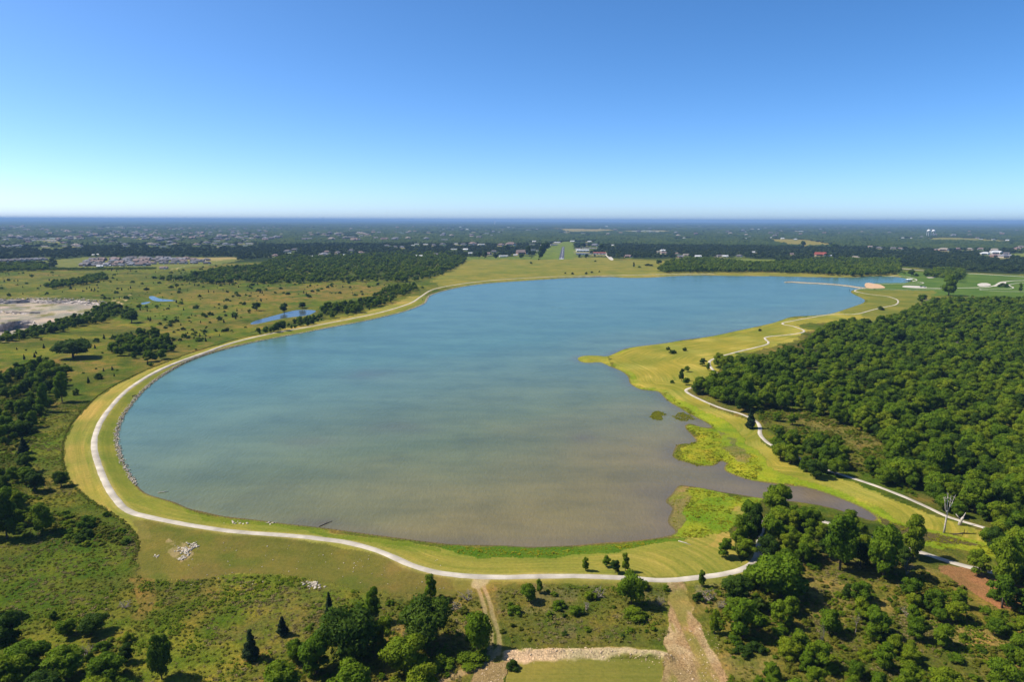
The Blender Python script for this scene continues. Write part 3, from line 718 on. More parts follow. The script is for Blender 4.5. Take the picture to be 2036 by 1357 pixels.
# far suburbs
for i in range(78):
    u, v = hr.uniform(0, 520), hr.choice([hr.uniform(484, 492), hr.uniform(464, 484), hr.uniform(468, 478)])
    H(u, v, hr.uniform(20, 34), hr.choice([SLT, GREY, GREY, BRN, TAN, SLT]), hr.choice(['hip', 'shed', 'hip']), 'in the far suburb')
for i in range(16): H(hr.uniform(620, 735), hr.uniform(464, 471), hr.uniform(22, 34), hr.choice([GREY, TAN, WHT, BRN]), 'hip', 'in the far suburb')
for i in range(40): H(hr.uniform(850, 2030), hr.uniform(448, 468), hr.uniform(24, 40), hr.choice([WHT, TAN, SLT, GREY]), hr.choice(['shed', 'hip']), 'far out on the wooded plain')
for u, v, L in [(222,453,170),(240,451.5,60),(265,452.6,110),(348,456,120),(20,455.5,60),(40,453,120),(130,475.5,150),(1268,460.5,120),(1300,461,150),(1286,459.2,90)]:
    H(u, v, L, RED if (u, v) == (265, 452.6) else WHT, 'shed', 'far out on the wooded plain')
for u, v, L in [(85,478.5,150),(105,479.8,60),(62,479.8,40)]: H(u, v, L, TAN, 'shed', 'in the far suburb')

ground = build_ground()

# ------------------------------------------------------------------ water
def water_mat(name, lake=True, c=(.10, .13, .14)):
    t = NT(name)
    P = t.pos()
    if lake:
        # suspended silt: teal in the deep north-west, tan towards the creek mouth
        sx = t.new('ShaderNodeSeparateXYZ'); t.link(P, sx.inputs[0])
        y = t.math('ADD', sx.outputs[1], t.math('MULTIPLY', t.math('SUBTRACT', t.noise(P, .006, 4), .5), 150))
        x = t.math('ADD', sx.outputs[0], t.math('MULTIPLY', t.math('SUBTRACT', t.noise(P, .009, 4), .5), 60))
        k = t.math('SUBTRACT', t.math('MULTIPLY', x, .85), y)       # high at the south-east
        f = t.math('DIVIDE', t.math('ADD', k, 620.), 560., True)
        c = t.ramp(f, [(0, (.058, .124, .098)), (.22, (.080, .130, .088)), (.46, (.096, .118, .054)), (.66, (.136, .114, .044)), (.82, (.130, .100, .060)), (1, (.125, .096, .070))])
        v = t.noise(P, .035, 5, .6)
        c = t.mix(.9, c, t.ramp(v, [(.25, (.78, .8, .84)), (.5, (1, 1, 1)), (.75, (1.1, 1.08, 1.06))]), 'MULTIPLY')
        ms = t.new('ShaderNodeMapping'); ms.inputs['Scale'].default_value = (.3, 1, 1); ms.inputs['Rotation'].default_value = (0, 0, .35); t.link(P, ms.inputs[0])
        c = t.mix(.8, c, t.ramp(t.noise(ms.outputs[0], .03, 6, .65), [(.36, (.80, .84, .88)), (.5, (1, 1, 1)), (.64, (1.22, 1.17, 1.13))]), 'MULTIPLY')
        st = t.attr('shallow').outputs['Fac']
        c = t.mix(t.math('MULTIPLY', st, .55), c, (.085, .07, .055))
    t.col(c)
    t.rough(.24 if lake else .16, .42 if lake else .3); t.bsdf.inputs['IOR'].default_value = 1.33
    mp = t.new('ShaderNodeMapping'); mp.inputs['Scale'].default_value = (1, .45, 1); mp.inputs['Rotation'].default_value = (0, 0, .5); t.link(P, mp.inputs[0])
    h = t.math('ADD', t.noise(mp.outputs[0], .7, 4, .6), t.math('MULTIPLY', t.noise(mp.outputs[0], .30, 4, .65), 1.0 if lake else .6))
    t.bump(h, .6 if lake else .12, .34)
    return t.m

def sheet(name, line, z, mat, label, cat, grow=0., shallow=False):
    """a water sheet over the inside of an outline, slightly wider than it"""
    L = np.asarray(line)
    d = np.roll(L, -1, 0) - np.roll(L, 1, 0)
    nrm = np.stack([d[:, 1], -d[:, 0]], 1); nrm /= np.linalg.norm(nrm, axis=1)[:, None] + 1e-9
    area = .5 * np.sum(L[:, 0] * np.roll(L[:, 1], -1) - np.roll(L[:, 0], -1) * L[:, 1])
    L2 = L + nrm * grow * np.sign(area)
    import bmesh
    bm = bmesh.new()
    vs = [bm.verts.new((x, y, z)) for x, y in L2]
    es = [bm.edges.new((vs[i], vs[(i + 1) % len(vs)])) for i in range(len(vs))]
    bmesh.ops.triangle_fill(bm, use_beauty=True, edges=es)
    me = bpy.data.meshes.new(name); bm.to_mesh(me); bm.free()
    me.materials.append(mat)
    for p in me.polygons:
        if p.normal.z < 0: p.flip()
    return tag(link(name, me), label, cat, kind='structure')

def lake_sheet():
    # regular grid of water over the lake, a little wider than the outline; the banks cut its edge
    x0, y0 = LAKE.min(0) - 6; x1, y1 = LAKE.max(0) + 6
    st = 5.0
    xs = np.arange(x0, x1, st); ys = np.arange(y0, y1, st)
    X, Y = np.meshgrid(xs, ys)
    sd = lake_sd(X.ravel(), Y.ravel())
    idx = np.arange(X.size).reshape(X.shape)
    q = np.stack([idx[:-1, :-1], idx[:-1, 1:], idx[1:, 1:], idx[1:, :-1]], -1).reshape(-1, 4)
    q = q[(sd[q] < 2.2).any(1)]
    used = np.unique(q); remap = np.zeros(X.size, int); remap[used] = np.arange(len(used))
    V = np.column_stack([X.ravel(), Y.ravel(), np.zeros(X.size)])[used]
    me = fast_mesh('lake_water', V, remap[q], water_mat('lake_water'))
    a = me.attributes.new('shallow', 'FLOAT', 'POINT')
    s = np.clip(1 - (-sd[used]) / 9, 0, 1) * (V[:, 0] > -80) * (V[:, 1] < 700)
    nz = fbm(V[:, 0], V[:, 1], 12, 3)
    dk = np.zeros(len(used))
    for (u, v, rx, ry) in [(1163,871,24,10),(800,852,70,12),(740,745,80,14),(620,880,60,10),(1290,980,40,14),(640,1040,20,5),(350,1000,40,6)]:
        c = unproject([(u, v)])[0]; ex = abs(unproject([(u + rx, v)])[0][0] - c[0]); ey = abs(unproject([(u, v - ry)])[0][1] - c[1])
        dk = np.maximum(dk, np.exp(-(((V[:, 0] - c[0]) / ex) ** 2 + ((V[:, 1] - c[1]) / ey) ** 2)) * (.55 if rx > 30 else .9) * (.4 + nz))
    a.data.foreach_set('value', np.clip(np.maximum(s * (.4 + nz * .9), dk), 0, 1).astype(np.float32))
    return tag(link('lake_water', me), 'wide rippled lake, teal far out and tan with silt near the creek', 'lake', kind='structure')
lake_sheet()
pw = water_mat('pond_water', False, (.045, .06, .06))
sheet('pond_water', PONDS[0], 0., pw, 'still blue pond beside the dam embankment', 'pond', 2.0)
sheet('pond_water', PONDS[1], 0., pw, 'small pale pond out in the rough meadow', 'pond', 1.0)
sheet('pond_water', PONDS[2], 0., pw, 'tiny pool below the small meadow pond', 'pond', .6)

# ------------------------------------------------------------------ trails, roads, pads
def ribbon(name, line, width, mat, label, cat, lift=.06, step=2.5, edge=.25):
    L = resample(np.asarray(line), step)
    d = np.gradient(L, axis=0); nrm = np.stack([-d[:, 1], d[:, 0]], 1); nrm /= np.linalg.norm(nrm, axis=1)[:, None] + 1e-9
    rows = []
    w = width / 2 + edge * (fbm(L[:, 0], L[:, 1], 5, 3) - .5) * 2
    w2 = width / 2 + edge * (fbm(L[:, 0], L[:, 1], 5, 9) - .5) * 2
    A, M, B = L + nrm * w[:, None], L, L - nrm * w2[:, None]
    zs = [height(Q[:, 0], Q[:, 1]) for Q in (A, M, B)]
    z = np.maximum(np.maximum(zs[0], zs[2]), zs[1]) + lift
    out = nrm * .35
    ring = [np.column_stack([A + out, z - .45]), np.column_stack([A, z]), np.column_stack([M, z + .03]), np.column_stack([B, z]), np.column_stack([B - out, z - .45])]
    n = len(L); V = np.concatenate(ring)
    q = []
    for k in range(4):
        for i in range(n - 1): q.append((k*n+i, k*n+i+1, (k+1)*n+i+1, (k+1)*n+i))
    me = fast_mesh(name, V, np.array(q)[:, ::-1], mat, True)
    return tag(link(name, me), label, cat, kind='structure')

def pad(name, px, mat, label, cat, lift=.08, per=4):
    P = at(smooth_line(px, True, per))
    c = P.mean(0); n = len(P); top = P[:, 2].max() + lift
    V = [(c[0], c[1], top + .02)] + [(x, y, top) for x, y, _ in P] + [(x, y, top - .6) for x, y, _ in P]
    f = [(0, 1 + i, 1 + (i + 1) % n) for i in range(n)] + [(1 + i, 1 + n + i, 1 + n + (i + 1) % n, 1 + (i + 1) % n) for i in range(n)]
    me = mesh(name, V, f, mat)
    import bmesh
    bm = bmesh.new(); bm.from_mesh(me); bmesh.ops.recalc_face_normals(bm, faces=bm.faces); bm.to_mesh(me); bm.free()
    return tag(link(name, me), label, cat, kind='structure')

ribbon('gravel_trail', DAM, 2.5, concrete, 'pale gravel trail running along the dam and round the south shore', 'trail')
ribbon('concrete_trail', PARKP, 2.0, concrete, 'pale concrete trail winding along the east shore and the wood', 'trail', .05)
ribbon('park_road', smooth_line(at(ROAD_PX)[:, :2]), 4.6, pale_gravel, 'pale road running through the park lawns', 'road', .05, 4)
ribbon('loop_trail', smooth_line(at(LOOP_PX)[:, :2]), 2.0, pale_gravel, 'pale footpath looping back beside the park road', 'trail', .05, 3)
ribbon('access_road', smooth_line(at(UPROAD_PX)[:, :2]), 7, pale_gravel, 'short pale access road at the lake head trees', 'road', .06, 4)
ribbon('upper_road', smooth_line(at(UPROAD2_PX)[:, :2]), 7, pale_gravel, 'straight pale road along the top of the park lawn', 'road', .06, 4)
ribbon('lakehead_trail', smooth_line(at(EASTPATH_PX)[:, :2]), 2.2, pale_gravel, 'pale trail round the inlet by the fishing dock', 'trail', .05, 3)
pad('turnaround', [(1943,566.5),(1950,563.5),(1962,563.3),(1970,566),(1966,569),(1950,570)], pale_gravel, 'round pale gravel turning circle beside the park road', 'gravel pad')
pad('road_flare', [(1976,569.5),(1986,562),(1998,560),(2000,564),(1990,569)], pale_gravel, 'wide gravel flare of the park road bend', 'gravel pad', .10)
pad('parking_strip', [(1795,571),(1800,568.2),(1830,569.3),(1842,571.5),(1840,573.5),(1815,573)], pale_gravel, 'pale gravel parking strip by the beach', 'gravel pad', .09)
pad('sand_court', [(1842,552),(1848,551),(1858,551.2),(1860,552.4),(1850,553.2)], pale_gravel, 'small pale bare patch on the park lawn', 'gravel pad')
pad('beach', [(1720,566),(1735,564.4),(1750,566.5),(1760,572),(1752,573.6),(1724,573.3)], beach_sand, 'orange sand beach between jetty and lawn', 'beach', .07)
# airstrip
RW = at([(1111,515.5),(1121.5,515.5),(1122.5,491),(1117.5,491)], 1.0)
def runway():
    a, b, c, d = [Vector(p) for p in RW]
    z = max(p.z for p in (a, b, c, d)) + .15
    for p in (a, b, c, d): p.z = z
    n = 12
    V, f = [], []
    for i in range(n + 1):
        t = i / n
        V += [tuple(a.lerp(d, t)), tuple(b.lerp(c, t))]
        if i: f.append((2*i-2, 2*i-1, 2*i+1, 2*i))
    tag(link('airstrip', mesh('airstrip', V, f, asphalt)), 'dark asphalt airstrip running away between green verges', 'runway', kind='structure')
    m = MB(); ax = ((d + c) * .5 - (a + b) * .5); ln = ax.length; ax.normalize(); sd_ = Vector((ax.y, -ax.x, 0))
    o = (a + b) * .5
    def patch(s0, s1, w0, w1):
        q = [o + ax * s0 + sd_ * w0, o + ax * s0 + sd_ * w1, o + ax * s1 + sd_ * w1, o + ax * s1 + sd_ * w0]
        m.add([(p.x, p.y, z + .06) for p in q], [(0, 1, 2, 3)])
    W = (b - a).length / 2
    for k in range(4):
        patch(4, 34, -W + 2 + k * 1.8, -W + 3 + k * 1.8); patch(4, 34, W - 3 - k * 1.8, W - 2 - k * 1.8)
    s = 60
    while s < ln - 60: patch(s, s + 30, -.45, .45); s += 55
    tag(m.build('airstrip_marking', white_paint), 'white painted bars and centre dashes on the airstrip', 'runway marking', kind='structure')
runway()
pad('apron_lane', [(1200,502),(1206,501.5),(1212,508),(1220,516),(1214,517.5),(1206,510)], pale_gravel, 'pale lane from the hangars to the hay field', 'lane', .1, 2)

# far ridge on the horizon
def ridge():
    n = 160
    V, f = [], []
    for i in range(n):
        a = R(-56 + 112 * i / (n - 1))
        hgt = 30 + 90 * float(sstep(-.05, .35, np.array(-a))) * (.55 + .75 * float(fbm(np.array([i * 1.0]), np.array([0.]), 26, 4)[0])) + 50 * float(sstep(.25, .5, np.array(a))) * float(fbm(np.array([i * 1.]), np.array([5.]), 20, 8)[0])
        for rr_, zz in ((40500, -30), (42500, hgt), (45500, -30)):
            V.append((rr_ * math.sin(a), rr_ * math.cos(a), zz))
        if i:
            b = 3 * (i - 1)
            f += [(b, b+3, b+4, b+1), (b+1, b+4, b+5, b+2)]
    me = mesh('ridge_hills', V, f, simple_mat('far_woods', (.03, .05, .02), .95, .3, .002), True)
    tag(link('ridge_hills', me), 'long low wooded ridge lying along the horizon', 'hills', kind='structure')
ridge()

# ------------------------------------------------------------------ foliage meshes
def unit_dirs(n, g):
    v = g.normal(size=(n, 3)); return v / np.linalg.norm(v, axis=1)[:, None]

ICO = None
def ico():
    global ICO
    if ICO is None:
        import bmesh
        bm = bmesh.new(); bmesh.ops.create_icosphere(bm, subdivisions=1, radius=1.0)
        bm.verts.ensure_lookup_table()
        ICO = (np.array([v.co[:] for v in bm.verts]), np.array([[v.index for v in f.verts] for f in bm.faces])); bm.free()
    return ICO

def crown_mesh(name, mat, seed, form='round', clumps=26, cards=260, card=.045, core=.72, spiky=0.):
    core = core * .88 if cards > 120 else core
    """leaf cards gathered in clumps on a crown outline; a tree of height 1, crown width about .8"""
    g = np.random.default_rng(seed)
    C, CR = [], []
    for i in range(clumps):
        t = (i + .5) / clumps
        if form == 'cone':
            z = .08 + .88 * t; rad = .21 * (1 - t) ** .8 + .015; a = g.uniform(0, 6.283)
            rr = rad * g.uniform(.25, .8); C.append((rr * math.cos(a), rr * math.sin(a), z)); CR.append(max(.035, rad * .62))
        elif form == 'shrub':
            a = g.uniform(0, 6.283); rr = .42 * math.sqrt(g.uniform(0, 1)); z = g.uniform(.15, .72) * (1 - .9 * rr * rr / .18 * .5)
            C.append((rr * math.cos(a), rr * math.sin(a), z)); CR.append(g.uniform(.13, .22))
        else:
            d = unit_dirs(1, g)[0]
            if d[2] < -.8: d[2] *= -.5
            k = g.uniform(.55, 1.0) if i > 4 else g.uniform(0, .4)
            wz = dict(round=(.30, .49, .40), tall=(.22, .51, .45), wide=(.35, .46, .34), open=(.32, .5, .42))[form]
            lump = 1 + .25 * (g.random() - .5)
            C.append((d[0] * wz[0] * k * lump, d[1] * wz[0] * k * lump, wz[1] + d[2] * wz[2] * k * lump))
            CR.append(g.uniform(.09, .16) * (1.15 if form == 'wide' else 1.0))
    C, CR = np.array(C), np.array(CR)
    V, N, T, Fc = [], [], [], []
    iv, ifc = ico()
    off = 0
    for i in range(len(C)):
        tone = g.random()
        if core > 0:
            dv = iv * (CR[i] * core) * (1 + .25 * (g.random((len(iv), 1)) - .5)) + C[i]
            V.append(dv); N.append(iv); T.append(np.full(len(iv), tone)); Fc.append(ifc + off); off += len(iv)
        n = cards
        d = unit_dirs(n, g)
        d[:, 2] = np.where(d[:, 2] < -.5, -d[:, 2], d[:, 2])
        sh = CR[i] * (g.uniform(.72, 1.12, n) + spiky * g.random(n) ** 2)
        p = C[i] + d * sh[:, None] * np.array([1, 1, .85])
        nr = d * .75 + unit_dirs(n, g) * .65
        nr /= np.linalg.norm(nr, axis=1)[:, None]
        t1 = np.cross(nr, unit_dirs(n, g)); t1 /= np.linalg.norm(t1, axis=1)[:, None] + 1e-9
        t2 = np.cross(nr, t1)
        s = card * g.uniform(.6, 1.3, n)[:, None]
        P = np.stack([p - t1 * s * .6 - t2 * s * .5, p + t1 * s * .6 - t2 * s * .5, p + t2 * s * (.8 + spiky)], 1)
        V.append(P.reshape(-1, 3))
        sn = d * .5 + nr * .75; sn /= np.linalg.norm(sn, axis=1)[:, None]
        N.append(np.repeat(sn, 3, 0)); T.append(np.repeat(np.clip(tone + g.normal(0, .18, n), 0, 1), 3))
        Fc.append(np.arange(n * 3).reshape(-1, 3) + off); off += n * 3
    V, N, T, Fc = np.concatenate(V), np.concatenate(N), np.concatenate(T), np.concatenate(Fc)
    # make every face look outwards like its shading normal
    fn = np.cross(V[Fc[:, 1]] - V[Fc[:, 0]], V[Fc[:, 2]] - V[Fc[:, 0]])
    flip = (fn * N[Fc[:, 0]]).sum(1) < 0
    Fc[flip] = Fc[flip][:, ::-1]
    me = fast_mesh(name, V, Fc, mat, True)
    me.normals_split_custom_set_from_vertices([tuple(x) for x in N])
    a = me.attributes.new('tone', 'FLOAT', 'POINT'); a.data.foreach_set('value', T.astype(np.float32))
    return me

def trunk_mesh(name, mat, seed, top=.62, r=.022, limbs=6, spread=.3):
    g = random.Random(seed); m = MB()
    lean = (g.uniform(-.03, .03), g.uniform(-.03, .03))
    m.tube([(0, 0, -.04), (lean[0] * .3, lean[1] * .3, top * .35), (lean[0], lean[1], top)], [r * 1.4, r, r * .45], 6)
    for k in range(limbs):
        a = 6.283 * (k + g.random() * .6) / limbs; z = top * g.uniform(.3, .8)
        e = spread * g.uniform(.6, 1)
        m.tube([(lean[0] * .5, lean[1] * .5, z), (math.cos(a) * e * .5, math.sin(a) * e * .5, z + .11), (math.cos(a) * e, math.sin(a) * e, z + .25)], [r * .55, r * .38, r * .15], 4)
    return m.me(name, mat, True)

def bare_mesh(name, mat, seed, depth=4, r=.03, spread=.55, n0=1, length=.36):
    """leafless branching"""
    g = random.Random(seed); m = MB()
    def grow(p, d, L, rad, k):
        q = p + d * L + Vector((g.uniform(-1, 1), g.uniform(-1, 1), 0)) * L * .12
        m.tube([p, (p + q) / 2 + Vector((g.uniform(-1, 1), g.uniform(-1, 1), g.uniform(-1, 1))) * L * .05, q], [rad, rad * .85, rad * .68], 6 if k > 2 else 4)
        if k:
            for _ in range(2 if g.random() < .6 else 3):
                nd = (d + Vector((g.uniform(-1, 1), g.uniform(-1, 1), g.uniform(-.25, .75))) * spread).normalized()
                grow(q, nd, L * g.uniform(.55, .82), rad * g.uniform(.5, .7), k - 1)
    for i in range(n0):
        d = Vector((g.uniform(-.1, .1), g.uniform(-.1, .1), 1)) if n0 == 1 else Vector((g.uniform(-.7, .7), g.uniform(-.7, .7), 1))
        grow(Vector((0, 0, -.03)), d.normalized(), length * (1 if n0 == 1 else g.uniform(.6, 1)), r, depth)
    return m.me(name, mat, True)

CR = {}
for key, mat in (('dark', leaf_dark), ('mid', leaf_mid), ('light', leaf_light), ('wood', leaf_wood)):
    CR[key] = [crown_mesh('crown_' + key, mat, 100 + k, f, cl, ca, cd) for k, (f, cl, ca, cd) in enumerate(
        [('round', 34, 230, .040), ('tall', 32, 220, .038), ('wide', 38, 220, .040), ('open', 26, 240, .040), ('round', 42, 170, .036)])]
CR['spiky'] = [crown_mesh('crown_spiky', leaf_dark, 140, 'wide', 46, 230, .036, .6, .55), crown_mesh('crown_spiky', leaf_dark, 141, 'round', 40, 230, .036, .6, .5)]
CR['spikymid'] = [crown_mesh('crown_spiky_mid', leaf_mid, 142, 'round', 40, 230, .036, .6, .5), crown_mesh('crown_spiky_mid', leaf_mid, 143, 'open', 34, 230, .036, .55, .55)]
CR['cedar'] = [crown_mesh('crown_cedar', leaf_cedar, 150 + k, 'cone', 46, 110, .034, .85) for k in range(3)]
SHR = {k: [crown_mesh('foliage_' + k, m, 160 + s, 'shrub', 16, 150, .055, .7) for s in range(3)] for k, m in (('dark', leaf_dark), ('mid', leaf_mid), ('light', leaf_light), ('weed', leaf_weed))}
TRUNKS = [trunk_mesh('trunk', bark, 200 + k) for k in range(4)]
CEDAR_TRUNK = trunk_mesh('trunk', bark, 210, .5, .03, 0)
# lighter meshes for trees seen small
LOW = [crown_mesh('crown_small', leaf_wood, 300 + k, f, 16, 70, .075, .85) for k, f in enumerate(['round', 'wide', 'round', 'open'])]
LOWD = [crown_mesh('crown_small_dark', leaf_far, 310 + k, f, 12, 40, .10, .9) for k, f in enumerate(['round', 'wide', 'round'])]

N_TREES = 0
def tree(loc, h, w, shade='mid', var=0, rz=0., label='', group=None, name='broadleaf_tree', cat='tree'):
    """an Empty at the foot, with a trunk and a crown"""
    e = empty(name, loc, rz, (w, w, h))
    tag(e, label, cat, group)
    cm = CR[shade][var % len(CR[shade])]
    link('trunk', CEDAR_TRUNK if shade == 'cedar' else TRUNKS[var % 4], e)
    link('crown', cm, e)
    return e

def shrub(loc, h, w, shade, var, rz, label, group=None, name='shrub', cat='shrub'):
    o = link(name, SHR[shade][var % 3], None, loc)
    o.rotation_euler = (0, 0, rz); o.scale = (w, w, h)
    return tag(o, label, cat, group)

def px_scale(u, v):
    """photograph pixels per metre at the ground under a pixel"""
    p = at([(u, v)])[0]
    return F / project([p])[2][0], p

PLACED = []     # footprints (x, y, radius) of the plants set by hand
def by_hand(u, v, hpx, wpx, shade, var, label, kind='tree', group=None):
    s, p = px_scale(u, v)
    h, w = hpx / s / .88, wpx / s / .80
    PLACED.append((p[0], p[1], w * .4))
    rz = rnd.uniform(0, 6.28)
    if kind == 'shrub':
        return shrub(p, h * .95, w * .85, shade, var, rz, label, group)
    if kind == 'cedar':
        return tree(p, h, w * 1.5, 'cedar', var, rz, label, group, 'cedar_tree', 'cedar')
    return tree(p, h, w, shade, var, rz, label, group)

